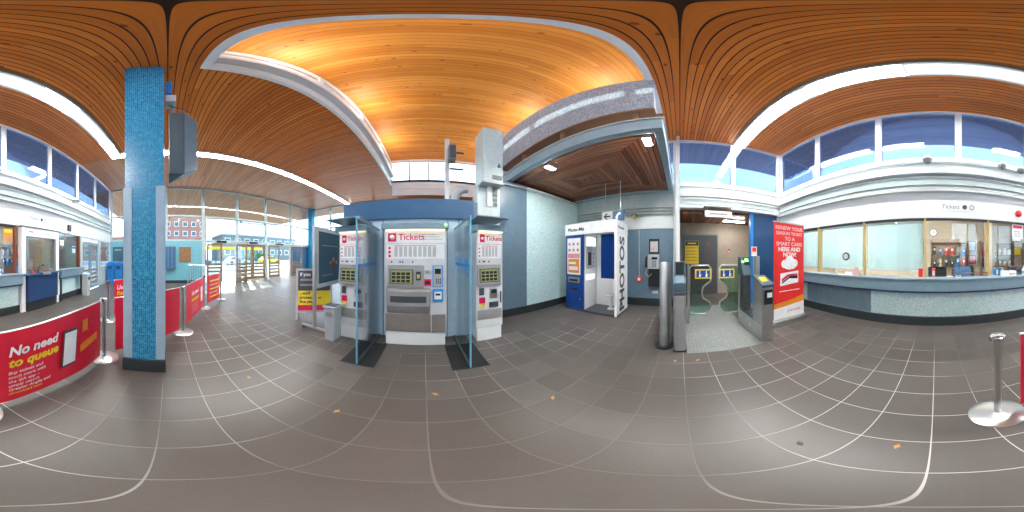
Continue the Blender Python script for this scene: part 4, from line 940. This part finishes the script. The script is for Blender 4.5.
# ---- ticket gates
struct(MB().box(2.2, -1.27, .0005, 4.69, -.10, .006).build('floor_gate_plate', M['gate_floor']), 'light metal floor plate between the ticket gates', 'floor')
r = thing('gate_bollard', 'tall twin silver post beside the ticket gate', 'post', (2.44, .235, 0))
MB().lathe([(.068,.03),(.068,1.38),(.05,1.41),(.001,1.415)], seg=28).build('post', M['steel_dull'], r, smooth=True); MB().lathe([(.14,.0005),(.14,.03)], seg=28).build('base', M['black'], r); MB().cyl((.055,-.085,.03),(.055,-.085,1.40),.025,14).build('side_tube', M['steel'], r)
r = thing('ticket_gate', 'slim steel ticket gate with a dark reader head at the alcove side', 'ticket gate', (2.24, .0, 0), -PI/2)
# local: x toward south, y depth east
MB().prism([(-.085,.05),(-.06,.0),(.06,.0),(.085,.05),(.085,1.6),(-.085,1.6)], 'z', .001, .94).build('cabinet', M['steel_dull'], r, bevel=.006)
MB().box(-.09,-.005,.941,.09,1.55,1.0).build('top_cover', M['dark_grey'], r, bevel=.01)
hd = MB().prism([(-.01,1.001),(.30,1.001),(.30,1.40),(.20,1.42),(.13,1.2),(.0,1.12)], 'x', -.085, .085).build('reader_head', M['reader'], r, bevel=.012)
MB().prism([(.0,1.122),(.125,1.202),(.124,1.21),(-.002,1.13)], 'x', -.06, .06).build('reader_pad', M['panel_grey_blue'], hd); MB().prism([(.135,1.23),(.195,1.40),(.19,1.405),(.13,1.235)], 'x', -.06, .06).build('display', M['screen_dark'], hd)
MB().box(-.09,-.002,.001,.09,.02,.03).build('foot', M['black'], r)
r = thing('ticket_gate', 'wide steel ticket gate beside the tall red banner', 'ticket gate', (2.25, -1.345, 0), -PI/2)
MB().box(-.105,.0,.001,.105,1.08,.34).build('base_cabinet', M['steel'], r, bevel=.006)
MB().prism([(.0,.341),(.30,.341),(.30,1.02),(.26,1.12),(.0,1.02)], 'x', -.105, .105).build('front_pedestal', M['steel'], r, bevel=.008)
top = MB().prism([(-.03,.99),(.0,1.022),(.27,1.122),(.33,1.13),(.33,1.16),(.25,1.15),(-.03,1.04)], 'x', -.112, .112).build('reader_top', M['reader'], r, bevel=.006)
MB().prism([(.05,1.082),(.20,1.138),(.198,1.105),(.048,1.089)], 'x', -.07, .05).build('reader_pad', M['yellow'], top)
MB().box(-.07,-.02,.70,.085,-.0005,.95).build('ticket_slot', M['black'], r, bevel=.005); MB().box(-.02,-.024,.82,.07,-.0205,.90).build('slot_plate', M['print_white'], r)
MB().box(-.05,.85,.341,.10,1.07,1.1).build('rear_pedestal', M['dark_grey'], r, bevel=.01); hd = MB().prism([(.80,1.101),(1.12,1.101),(1.12,1.48),(1.0,1.48),(.9,1.3)], 'x', -.095, .10).build('reader_head', M['reader'], r, bevel=.01); MB().box(-.07,.93,1.36,-.02,1.05,1.40).build('lamp', M['green_lamp'], hd); MB().prism([(.905,1.312),(.995,1.472),(.985,1.472),(.895,1.312)], 'x', -.02, .1).build('display', M['screen_dark'], hd); MB().prism([(.94,1.38),(.975,1.442),(.965,1.445),(.93,1.383)], 'x', -.0, .08).build('arrow_light', M['green_lamp'], hd)
MB().box(.02,.45,.341,.10,.55,1.5).build('support_post', M['steel'], r, bevel=.01)
for y in (.45, .95): MB().cyl((-.106,y,.18),(-.111,y,.18),.03,14).build('sensor', M['print_white'], r)
r = thing('gate_notice', 'small red and white notice on a slim pole behind the wide gate', 'notice', (3.45, -1.68, 0), -PI/2)
MB().cyl((0,0,.001),(0,0,1.5),.016,10).build('pole', M['steel'], r); MB().box(-.07,-.03,1.5,.07,-.017,1.72).build('sign_plate', M['print_white'], r); MB().box(-.05,-.032,1.6,.05,-.0305,1.7).build('print', M['red_plain'], r); MB().lathe([(.06,.0005),(.06,.02)], seg=16).build('base', M['steel'], r)
def paddle(y0, sgn, label):
    r = thing('gate_paddle', label, 'gate paddle', (3.42, y0, .0), -PI/2, 'glass paddles of the wheelchair gate')
    # outline in local (x toward south, z)
    P = [(0,.26),(.04,.22),(.38,.22),(.48,.30),(.52,.40),(.50,.48),(.42,.54),(.34,.58),(.31,.66),(.31,.76),(.34,.84),(.42,.90),(.51,.96),(.53,1.04),(.53,1.22),(.46,1.30),(.06,1.30),(0,1.24)]
    P = [(sgn*x*.88, z) for x, z in P]
    MB().prism(P, 'y', -.006, .006).build('glass_panel', M['glass_gate'], r)
    path = [(x, 0, z) for x, z in P]; path = path + [path[0], path[1]]
    MB().tube(path, .020, 8).build('frame', M['steel'], r, smooth=True)
    s_ = MB().box(sgn*.12,-.018,1.02,sgn*.46,-.008,1.22).build('sign_plate', M['yellow'], r); MB().box(sgn*.145,-.021,1.045,sgn*.435,-.0185,1.195).build('sign_face', M['booth_blue'], s_)
    for q in (.22, .36):
        ic = MB(); x = sgn*q
        ic.cyl((x,-.024,1.175),(x,-.0215,1.175),.013,10); ic.box(x-.012,-.024,1.10,x+.008,-.0215,1.16); ic.box(x-.008,-.024,1.098,x+.034,-.0215,1.112); ic.cyl((x,-.024,1.078),(x,-.0215,1.078),.024,14)
        ic.build('wheelchair_symbol', M['print_white'], s_)
    MB().cyl((-sgn*.02,0,.012),(-sgn*.02,0,1.32),.02,12).build('hinge_post', M['steel'], r)
paddle(-.20, 1, 'green glass gate paddle with wheelchair sign at the alcove side')
paddle(-1.30, -1, 'green glass gate paddle with wheelchair sign at the banner side')

# ---- red pull-up banner
r = thing('banner_stand', 'tall red pull up banner about smart cards in front of the shuttered office windows', 'banner', (2.79, -2.23, 0), -PI/2)
MB().prism([(-.10,.001),(.10,.001),(.08,.09),(-.03,.10),(-.08,.08)], 'x', -.45, .45).build('base', M['steel'], r, bevel=.006)
bn = MB().box(-.42,-.003,.105,.42,.003,2.21).build('banner_sheet', M['red_plain'], r)
MB().box(-.43,-.012,2.21,.43,.012,2.235).build('top_bar', M['steel'], r); MB().cyl((0,.03,.09),(0,.03,2.23),.012,10).build('pole', M['steel'], r)
MB().prism([(-.42,.105),(.42,.105),(.42,.44),(-.42,.36)], 'y', -.005, -.0032).build('white_footer', M['print_white'], bn)
MB().prism([(-.42,.362),(.42,.442),(.42,.60),(.1,.53),(-.42,.47)], 'y', -.0048, -.0032).build('orange_wave', M['orange'], bn)
for i, (s_, sz, b) in enumerate((('RENEW YOUR', .118, -.001), ('SEASON TICKET', .100, -.001), ('TO A', .118, -.001), ('SMART CARD', .118, -.001), ('HERE AND', .128, .003), ('NOW!', .128, .003))):
    text(s_, sz, (0,-.004,2.10-i*.115), bn, M['print_white'], align='CENTER', bold=b)
cl = MB()
for k, (x, z, q) in enumerate(((-.14,1.33,.09),(0,1.39,.12),(.14,1.34,.09),(0,1.30,.10),(-.07,1.29,.08),(.08,1.29,.08))): cl.cyl((x,-.0050-.0002*k,z),(x,-.0035,z),q,20)
cl.build('cloud_shape', M['print_white'], bn)
cd = MB().prism([(-.26,.86),(.24,.90),(.25,1.17),(-.25,1.13)], 'y', -.006, -.0035).build('card_shape', M['print_white'], bn)
MB().prism([(-.22,.90),(-.02,1.01),(.22,.99),(.22,1.07),(0,1.06),(-.2,.95)], 'y', -.0078, -.0062).build('swoosh', M['black'], cd); MB().prism([(-.22,.95),(-.04,1.05),(.22,1.08),(.22,1.11),(-.06,1.10),(-.22,1.01)], 'y', -.0078, -.0062).build('swoosh', M['crimson'], cd)
MB().box(-.28,-.0045,.73,.28,-.0033,.748).build('printed_line', M['print_white'], bn)
text('greateranglia', .07, (.12,-.006,.27), bn, M['red_plain'], align='CENTER')

# ---- blue mosaic pillar with hung display
r = thing('mosaic_pillar', 'big blue mosaic pillar standing behind the red queue banner', 'pillar', (-1.918, -.258, 0), kind='thing')
MB().box(-.178,-.238,.001,.194,.238,.20).build('plinth', M['plinth'], r, bevel=.006)
MB().box(-.17,-.214,.201,.17,.214,ZC-.002).build('shaft', M['mosaic_blue'], r)
for sx in (-1, 1):
    for sy in (-1, 1):
        MB().prism([(sx*.184,sy*.228),(sx*.1705,sy*.228),(sx*.1705,sy*.13),(sx*.184,sy*.13)], 'z', .22, 2.30).box(sx*.1705, sy*.228, .22, sx*.10, sy*.2145, 2.30).build('corner_casing', M['casing'], r)
r = thing('departure_display', 'grey hanging departure display on the side of the mosaic pillar', 'display', (-1.9, .11, 2.44))
fp = [(.20,-.10),(.18,.06),(-.05,.24),(-.20,.18),(-.20,-.10)]
zb = [0,.0,.20,.2,.05]; zt = [1.12,1.16,1.22,1.22,1.15]
mb = MB(); mb.add([(x,y,z) for (x,y),z in zip(fp,zb)]+[(x,y,z) for (x,y),z in zip(fp,zt)], [(0,1,2,3,4),(5,6,7,8,9)]+[(i,(i+1)%5,5+(i+1)%5,5+i) for i in range(5)])
mb.build('mount_casing', M['display_grey'], r, bevel=.012)
MB().add([(.178,.067,.03),(-.04,.238,.22),(-.04,.238,1.19),(.178,.067,1.13),(.181,.071,.03),(-.037,.242,.22),(-.037,.242,1.19),(.181,.071,1.13)], [(0,1,2,3),(4,5,6,7),(0,1,5,4),(1,2,6,5),(2,3,7,6),(3,0,4,7)]).build('screen', M['panel_grey_blue'], r)
MB().tube([(-.05,-.05,1.15),(-.05,-.05,1.5),(-.02,-.09,1.6)], .018).build('bracket', M['grey'], r)
r = thing('pillar_junction', 'white junction box with a black cable high on the mosaic pillar', 'junction box', (-1.92, -.027, 4.05))
MB().box(-.10,0,0,.10,.12,.22).build('wall_mount', M['light_grey'], r, bevel=.006); MB().tube([(0,.06,-.001),(.0,.08,-.06),(-.02,.2,-.10),(-.06,.30,-.14)], .010).build('cord', M['black'], r)
r = thing('pillar_lamp', 'small blue box high on the mosaic pillar', 'box', (-1.90, -.027, 4.32))
MB().box(-.08,0,0,.08,.07,.5).build('wall_mount', M['blue'], r, bevel=.005); MB().box(-.06,.071,.04,.06,.076,.46).build('face_plate', M['hoard_blue'], r)

# ---- queue posts and red barriers
post0 = thing('queue_post', 'silver queue post close to the camera with a wide round base', 'queue post', (-.388, -.972, 0), 0, 'silver queue posts')
MB().lathe([(.19,.0005),(.19,.008),(.175,.016),(.10,.026),(.04,.034),(.03,.036)], seg=40).build('base', M['steel'], post0, smooth=True)
MB().cyl((0,0,.036),(0,0,.925),.025,24).build('tube', M['steel'], post0, smooth=True)
MB().lathe([(.026,.90),(.038,.91),(.052,.925),(.052,.945),(.038,.952),(.001,.954)], seg=24).build('cap', M['chrome'], post0, smooth=True)
MB().box(-.055,-.012,.913,-.045,.012,.937).box(.045,-.012,.913,.055,.012,.937).each('clip', M['dark_grey'], post0)
for (x, y), lb in (((-1.94,-.80),'silver queue post at the end of the long red banner beside the pillar'), ((-2.97,.28),'silver queue post just past the pillar where red banners meet'), ((-4.43,1.0),'silver queue post between two banners toward the entrance'), ((-5.2,1.75),'silver queue post at the far end of the banners'), ((-3.40,-1.30),'silver queue post on the office side behind the pillar'), ((-4.9,-.15),'silver queue post of the inner lane toward the entrance')):
    copy_tree(post0, (x, y, 0), 0, lb)

def barrier(p, q, label, back=False, z0=.10, z1=.925, band=None, ends=True):
    p, q = Vector((*p, 0)), Vector((*q, 0)); d = q-p; L = d.length; rz = math.atan2(d.y, d.x)
    r = thing('queue_banner', label, 'queue banner', p, rz)
    a, b = .10, L-.155
    n = 24; fr = []; 
    for i in range(n+1):
        t = i/n; fr.append((a+(b-a)*t, .012*math.sin(t*PI*2.3)))
    mb = MB()
    for i in range(n):
        mb.prism([(fr[i][0],fr[i][1]-.002),(fr[i+1][0],fr[i+1][1]-.002),(fr[i+1][0],fr[i+1][1]+.002),(fr[i][0],fr[i][1]+.002)], 'z', z0, z1)
    sheet = mb.build('banner_sheet', M['red'], r, smooth=False)
    MB().cyl((a-.01,0,z1+.006),(b+.01,0,z1+.006),.009,10).build('top_rail', M['steel'], r)
    MB().box(a-.014,-.006,z1-.02,a-.002,.006,z1+.02).box(b+.002,-.006,z1-.02,b+.014,.006,z1+.02).each('clip', M['steel'], r)
    return r, sheet, a, b
# near banner: seen from the north-east side, text reads from the near post toward the pillar? (viewer stands north)
A, B = (-.388,-.972), (-1.94,-.80)
r, sh, a, b = barrier(B, A, 'long red queue banner reading No need to queue, close to the camera')
# viewer is on the +normal side of direction B->A? use the side facing the camera: text right vector runs A->B
L = b-a
def bt(s_, size, u, z, mt, **k):
    return text(s_, size, (b-u, .016, z), sh, M[mt], right=(-1,0,0), up=(0,0,1), **k)
bt('No need', .132, .085, .735, 'print_white', bold=.004, shear=.18)
bt('to queue', .132, .085, .615, 'yellow', bold=.004, shear=.18)
for i, s_ in enumerate(('Buy tickets and', 'much more with', 'the GA app –', 'simply search', 'Greater Anglia and')):
    bt(s_, .050, .085, .505-i*.056, 'print_white', shear=.15)
bt('download now', .050, .085, .505-5*.056, 'yellow', shear=.15)
ph = MB(Matrix.Translation((b-.72,0,.535)) @ Matrix.Rotation(-.08,4,'Y')).prism([(-.095,-.23),(.095,-.23),(.10,-.22),(.10,.22),(.095,.23),(-.095,.23),(-.10,.22),(-.10,-.22)], 'y', .015, .019).build('phone_print', M['dark_grey'], sh)
MB(Matrix.Translation((b-.72,0,.535)) @ Matrix.Rotation(-.08,4,'Y')).box(-.085,.0192,-.20,.085,.021,.20).build('phone_screen', M['print_white'], ph)
MB().prism([(b-.88,.40),(b-1.20,.46),(b-1.20,.55),(b-.88,.50)], 'y', .015, .018).build('orange_tag', M['orange'], sh)
MB().box(b-.92,.015,.66,b-1.01,.018,.80).build('orange_patch', M['orange'], sh)
for i in range(7):
    MB(Matrix.Translation((b-.92-.05*(i % 5),0,.72+.02*(i//2)-.05*(i % 3))) @ Matrix.Rotation(.6*i,4,'Y')).box(-.014,.015,-.003,.014,.0165,.003).build('confetti', M['pink'], sh)
C_, D_, E_, F_, G_ = (-2.97,.28), (-4.43,1.0), (-5.2,1.75), (-3.40,-1.30), (-4.9,-.15)
r, sh, a, b = barrier(C_, B, 'plain red banner passing behind the mosaic pillar')
MB().box(a, -.012, .80, b, .012, .815).build('seam', M['crimson'], sh)
def banner_print(sh, a, b, s=1):
    rt = (-1,0,0)
    text('No need', .15, (b-.30,.016,.68), sh, M['print_white'], right=rt, bold=.003, shear=.18)
    text('to queue', .15, (b-.30,.016,.54), sh, M['yellow'], right=rt, bold=.003, shear=.18)
    for i in range(4): MB().box(b-.32,.015,.40-i*.06,b-.80+.06*(i % 2),.0165,.42-i*.06).build('printed_line', M['pink'], sh)
    MB().box(b-1.05,.015,.32,b-1.22,.018,.70).build('phone_print', M['print_white'], sh)
r, sh, a, b = barrier(D_, C_, 'red printed queue banner between the pillar post and the next post'); banner_print(sh, a, b)
r, sh, a, b = barrier(E_, D_, 'last short red printed banner toward the entrance doors')
for i in range(5): MB().box(b-.15,.015,.72-i*.12,b-.75+.1*(i % 2),.0165,.77-i*.12).build('printed_line', M['pink'] if i % 2 else M['yellow'], sh)
r, sh, a, b = barrier(G_, F_, 'red queue banner of the inner lane showing beside the mosaic pillar', z1=.94)
text('Use', .15, (b-.06,.016,.76), sh, M['print_white'], right=(-1,0,0), bold=.003, shear=.18); text('Ran', .15, (b-.06,.016,.62), sh, M['yellow'], right=(-1,0,0), bold=.003, shear=.18)
MB().box(b-1.35,.015,.3,b-1.58,.018,.8).build('phone_print', M['print_white'], sh)

# ---- poster stand, A-board, bin
r = thing('poster_stand', 'freestanding metal poster frame on castors with a dark poster', 'poster stand', (-1.89, 2.9, 0), PI/2)
for x in (-.52, .52):
    MB().box(x-.025,-.03,.075,x+.025,.03,2.06).build('upright', M['steel_dull'], r, bevel=.004)
    MB().box(x-.03,-.30,.055,x+.03,.30,.095).build('foot', M['steel_dull'], r, bevel=.006)
    for y in (-.27, .27):
        MB().cyl((x-.015,y,.028),(x+.015,y,.028),.0275,14).build('caster', M['black'], r)
fr = MB().box(-.49,-.035,.88,.49,.035,.96).box(-.49,-.035,1.98,.49,.035,2.06).box(-.49,-.035,.96,-.43,.035,1.98).box(.43,-.035,.96,.49,.035,1.98).build('frame', M['light_grey'], r, bevel=.006)
po = MB().box(-.43,-.02,.96,.43,.02,1.98).build('poster', M['teal_print'], r)
for x, z, q in ((.12,1.42,.07),(.24,1.36,.055),(.0,1.36,.05)):
    MB().cyl((x,-.0225,z),(x,-.0205,z),q*.7,16).build('face_print', M['skin_print'], po); MB().prism([(x-q,z-.2),(x+q,z-.2),(x+q*.8,z-.04),(x-q*.8,z-.04)], 'y', -.0222, -.0205).build('figure_print', M['red_brown'] if q > .06 else M['hoard_blue'], po)
MB().box(-.3,-.022,1.70,.3,-.0205,1.72).build('printed_line', M['print_grey'], po); MB().box(-.3,-.022,1.10,.1,-.0205,1.12).build('printed_line', M['print_grey'], po)
r = thing('sandwich_board', 'folding board with a black panel and yellow warning band behind the poster stand', 'sandwich board', (-2.44, 3.05, 0), .72)
tilt = Matrix.Rotation(-.16, 4, 'X')
fb = MB(Matrix.Translation((0,-.27,.0)) @ tilt).box(-.42,-.02,.001,-.37,.02,1.22).box(.37,-.02,.001,.42,.02,1.22).box(-.37,-.02,1.17,.37,.02,1.22).box(-.37,-.02,.18,.37,.02,.23); fb.build('front_frame', M['light_grey'], r)
MT = Matrix.Translation((0,-.27,.0)) @ tilt
pn = MB(MT).box(-.37,-.01,.23,.37,.01,1.17).build('poster', M['dark_grey'], r)
MB(MT).box(-.37,-.0125,.36,.37,-.0105,.70).build('yellow_band', M['yellow'], pn); MB(MT).box(-.37,-.0125,.23,.37,-.0105,.345).build('red_band', M['crimson'], pn)
def tx(s_, z, mt, sz=.11):
    o = text(s_, sz, (-.33,-.0135,z), pn, M[mt], bold=.003); o.data.transform(MT); return o
tx('If you', 1.08, 'print_white')
for i in range(2): MB(MT).box(-.32,-.0125,.93-i*.12,.22-.1*i,-.0105,.98-i*.12).build('printed_line', M['print_grey'], pn)
for i, s_ in enumerate(("...we'll", 'prosecute or', 'fine you')): tx(s_, .64-i*.10, 'black', .095)
MB(Matrix.Translation((0,.27,.0)) @ Matrix.Rotation(.21, 4, 'X')).box(-.40,-.02,.006,-.36,.02,1.22).box(.36,-.02,.006,.40,.02,1.22).box(-.36,-.02,.5,.36,.02,.54).build('rear_frame', M['grey'], r)
r = thing('rubbish_bin', 'light grey tapered plastic bin standing by the narrow ticket machine', 'bin', (-1.44, 2.30, 0))
MB().prism([(-.085,.001),(.085,.001),(.115,.62),(-.115,.62)], 'y', -.11, .11).build('body', M['bin_grey'], r, bevel=.02)
MB().box(-.128,-.125,.621,.128,.125,.66).build('rim', M['bin_grey'], r, bevel=.012); MB().box(-.10,-.095,.661,.10,.095,.665).build('opening', M['dark_grey'], r); MB().box(-.06,-.122,.48,.06,-.111,.56).build('handle', M['grey'], r)

# ---- leaves on the floor
def px(x, y):
    az = math.radians((x-512)*360/1024 + 31.0); dep = math.radians((y-256)*180/512); d = CH/math.tan(dep)
    return d*math.sin(az), d*math.cos(az)
for k, (x, y, lb, dk) in enumerate(((249,377.5,'yellow leaf on the floor in front of the glass screens',0),(337,411,'pair sized orange leaf on the tiles before the middle machine',0),(435,394,'small orange leaf on the tiles in front of the ticket machines',0),(553,398,'orange leaf on the tiles in front of the photo booth',0),(698,360,'dry leaf at the edge of the gate floor plate',0),(675,361,'dry leaf at the foot of the slim ticket gate',0),(897,446.5,'orange leaf on the tiles before the open ticket window',0),(800,443.5,'dark scrap on the tiles before the red banner',1))):
    X, Y = px(x, y)
    r = thing('fallen_leaf', lb, 'leaf', (X, Y, 0), k*1.3)
    sc = .7 if y < 400 else .6
    P = [(-.05*sc,0),(-.02*sc,.016*sc),(.0,.028*sc),(.015*sc,.014*sc),(.05*sc,.0),(.015*sc,-.016*sc),(.0,-.026*sc),(-.02*sc,-.014*sc)]
    MB().prism(P, 'z', .0006, .004).build('blade', M['leaf_dark'] if dk else M['leaf'], r); MB().cyl((-.05*sc,0,.002),(-.075*sc,.006,.002),.0012,6).build('stalk', M['brown'], r)

# ------------------------------------------------------------------ outside
g = MB().box(-90, -60, -.3, XW-.001, 60, -.02).box(XW-.001, YN+.001, -.3, 60, 60, -.02).box(6.41, -60, -.3, 60, YN, -.02).box(XW-.001, -60, -.3, 6.41, -6.71, -.02)
struct(g.build('ground', M['paving']), 'pale paving outside the station', 'ground')
struct(MB().box(-34, -60, -.019, -24, 60, -.01).build('road', M['tarmac']), 'tarmac road outside the station', 'road')
def building(label, x0, y0, x1, y1, h, mt, cols, rows, z0=1.2, name='street_building'):
    r = thing(name, label, 'building', ((x0+x1)/2, (y0+y1)/2, -.02)); hx, hy = (x1-x0)/2, (y1-y0)/2
    MB().box(-hx,-hy,0,hx,hy,h).build('wall', M[mt], r); MB().box(-hx-.2,-hy-.2,h+.001,hx+.2,hy+.2,h+.4).build('roof', M['concrete'], r)
    dy = 2*hy/cols; dz = (h-z0)/rows
    for i in range(cols):
        for j in range(rows):
            f = MB().box(hx+.001,-hy+(i+.22)*dy,z0+(j+.2)*dz,hx+.06,-hy+(i+.78)*dy,z0+(j+.72)*dz).build('window', M['render'], r)
            MB().box(hx+.061,-hy+(i+.27)*dy,z0+(j+.25)*dz,hx+.07,-hy+(i+.73)*dy,z0+(j+.67)*dz).build('pane', M['glass_dark'], f)
building('red brick apartment block with white windows seen over the turquoise wall', -62, -4, -50, 12, 19, 'brick', 6, 6)
building('low white building across the road opposite the entrance', -58, 16, -46, 46, 8, 'slate', 9, 2)
building('low brick building across the road beyond the office side', -58, -34, -46, -8, 7, 'brick', 7, 2)
r = thing('bus_shelter', 'glass bus shelter with yellow fascia outside the entrance', 'shelter', (-21, 8.2, -.02))
MB().box(-.8,-5,2.4,.8,5,2.75).build('fascia', M['yellow'], r); MB().box(-.75,-4.9,.1,-.72,4.9,2.3).build('glass_pane', M['glass'], r)
for y in (-4.9,-1.6,1.6,4.9): MB().box(-.78,y-.05,0,-.68,y+.05,2.4).build('post', M['hoard_blue'], r)
MB().box(-.5,-4,.4,-.1,4,.47).build('bench', M['hoard_blue'], r)
for y in (-3.5,0,3.5): MB().box(-.35,y-.04,0,-.25,y+.04,.4).build('bench_leg', M['hoard_blue'], r)
def car(x, y, rz, mt, label):
    r = thing('car', label, 'car', (x, y, -.01), rz)
    P = [(-2.1,.3),(2.1,.3),(2.15,.7),(1.2,.88),(.6,1.4),(-1.2,1.42),(-1.9,.95),(-2.15,.8)]
    MB().prism(P, 'y', -.85, .85).build('body', M[mt], r, bevel=.06)
    MB().prism([(1.05,.92),(.56,1.34),(-1.15,1.36),(-1.7,.95)], 'y', -.86, .86).build('window_glass', M['glass_dark'], r)
    for xx in (-1.35, 1.35):
        for yy in (-.8, .8): MB().cyl((xx,yy-.1,.32),(xx,yy+.1,.32),.32,20).build('wheel', M['black'], r)
car(-26.5, 5.0, PI/2, 'car_blue', 'blue car parked across from the open entrance door')
car(-26.5, 12.0, PI/2, 'car_white', 'white car parked beside the bus shelter')
car(-26.5, 19.0, PI/2, 'car_yellow', 'yellow car parked at the far side of the bus shelter')
hd = random.Random(3)
for k, (y, lb) in enumerate(((-6,'clipped hedge opposite the turquoise wall'),(2,'clipped hedge opposite the first entrance bay'),(25,'clipped hedge beyond the yellow car'))):
    m = MB()
    for i in range(60): m.ball((hd.uniform(-.6,.6), hd.uniform(-3.2,3.2), hd.uniform(.5,2.3)), hd.uniform(.4,.65), 8)
    tag(m.build('hedge', M['hedge']), lb, 'hedge', 'hedges across the road').location = (-40, y, -.02)

# ------------------------------------------------------------------ light
W = bpy.data.worlds.new('World'); S.world = W; W.use_nodes = True
wt = W.node_tree; bg = wt.nodes['Background']
tc = wt.nodes.new('ShaderNodeTexCoord'); nz = wt.nodes.new('ShaderNodeTexNoise'); nz.inputs['Scale'].default_value = 2.6; nz.inputs['Detail'].default_value = 5
mp = wt.nodes.new('ShaderNodeMapping'); mp.inputs['Scale'].default_value = (1, 1, 2.6)
rp = wt.nodes.new('ShaderNodeValToRGB'); rp.color_ramp.elements[0].position = .30; rp.color_ramp.elements[0].color = (.50, .70, 1.0, 1); rp.color_ramp.elements[1].position = .72; rp.color_ramp.elements[1].color = (.85, .93, 1, 1)
wt.links.new(tc.outputs['Generated'], mp.inputs[0]); wt.links.new(mp.outputs[0], nz.inputs['Vector']); wt.links.new(nz.outputs['Fac'], rp.inputs[0]); wt.links.new(rp.outputs[0], bg.inputs[0])
bg.inputs[1].default_value = .88
sun = bpy.data.lights.new('sun', 'SUN'); sun.energy = .75; sun.angle = math.radians(.6); sun.color = (1, .95, .86)
so = bpy.data.objects.new('sun', sun); COL.objects.link(so)
d = Vector((.78, -.35, -.40)); so.rotation_euler = d.to_track_quat('-Z', 'Y').to_euler()

# fill lights added on the rooflight ledges to brighten the lantern and hall
MB_led = []
def add_fill_light(x, y, sgn, label):
    r = thing('fill_light', label, 'fill_light', (x, y, 6.101)); r['group'] = 'added fill lights on the rooflight ledge'
    MB().box(-.06,-.10,.0,.06,.10,.03).build('ceiling_mount', M['white_gloss'], r); MB().prism([(-.06,.031),(.06,.031),(.04,.13),(-.06,.16)], 'y', -.16, .16).build('housing', M['white_gloss'], r, bevel=.006)
    L_ = bpy.data.lights.new('fill_light_beam', 'AREA'); L_.shape = 'RECTANGLE'; L_.size = .28; L_.size_y = .10; L_.energy = FILL_POWER; L_.color = (1, .96, .90); L_.spread = math.radians(170)
    o = bpy.data.objects.new('fill_light_beam', L_); COL.objects.link(o); o.parent = r; o.location = (.0, 0, .175)
    o.rotation_euler = Vector((sgn*.75, 0, 1)).to_track_quat('-Z', 'Y').to_euler()
FILL_POWER = 3.6
for k, y in enumerate((1.5, 4.0, 6.5)):
    add_fill_light(LW+.11, y, 1, 'added fill light on the rooflight ledge by the entrance, %s from the middle of the hall' % ORD[k])
    add_fill_light(LE-.11, y, -1, 'added fill light on the rooflight ledge over the photo booth, %s from the middle of the hall' % ORD[k])

# ------------------------------------------------------------------ camera
cam = bpy.data.cameras.new('camera'); cam.type = 'PANO'
for holder in (cam, getattr(cam, 'cycles', None)):
    try: holder.panorama_type = 'EQUIRECTANGULAR'
    except Exception: pass
cam.clip_start = .05; cam.clip_end = 500
co = bpy.data.objects.new('camera', cam); COL.objects.link(co)
co.location = (0, 0, CH); co.rotation_euler = (PI/2, 0, -math.radians(31.0))
S.camera = co
S.view_settings.view_transform = 'Standard'; S.view_settings.look = 'None'; S.view_settings.exposure = 2.65; S.view_settings.gamma = 1.0; S.view_settings.use_curve_mapping = False
S.cycles.use_denoising = True; S.cycles.transparent_max_bounces = 16; S.cycles.diffuse_bounces = 6; S.cycles.max_bounces = 12
S.cycles.sample_clamp_indirect = 8.0
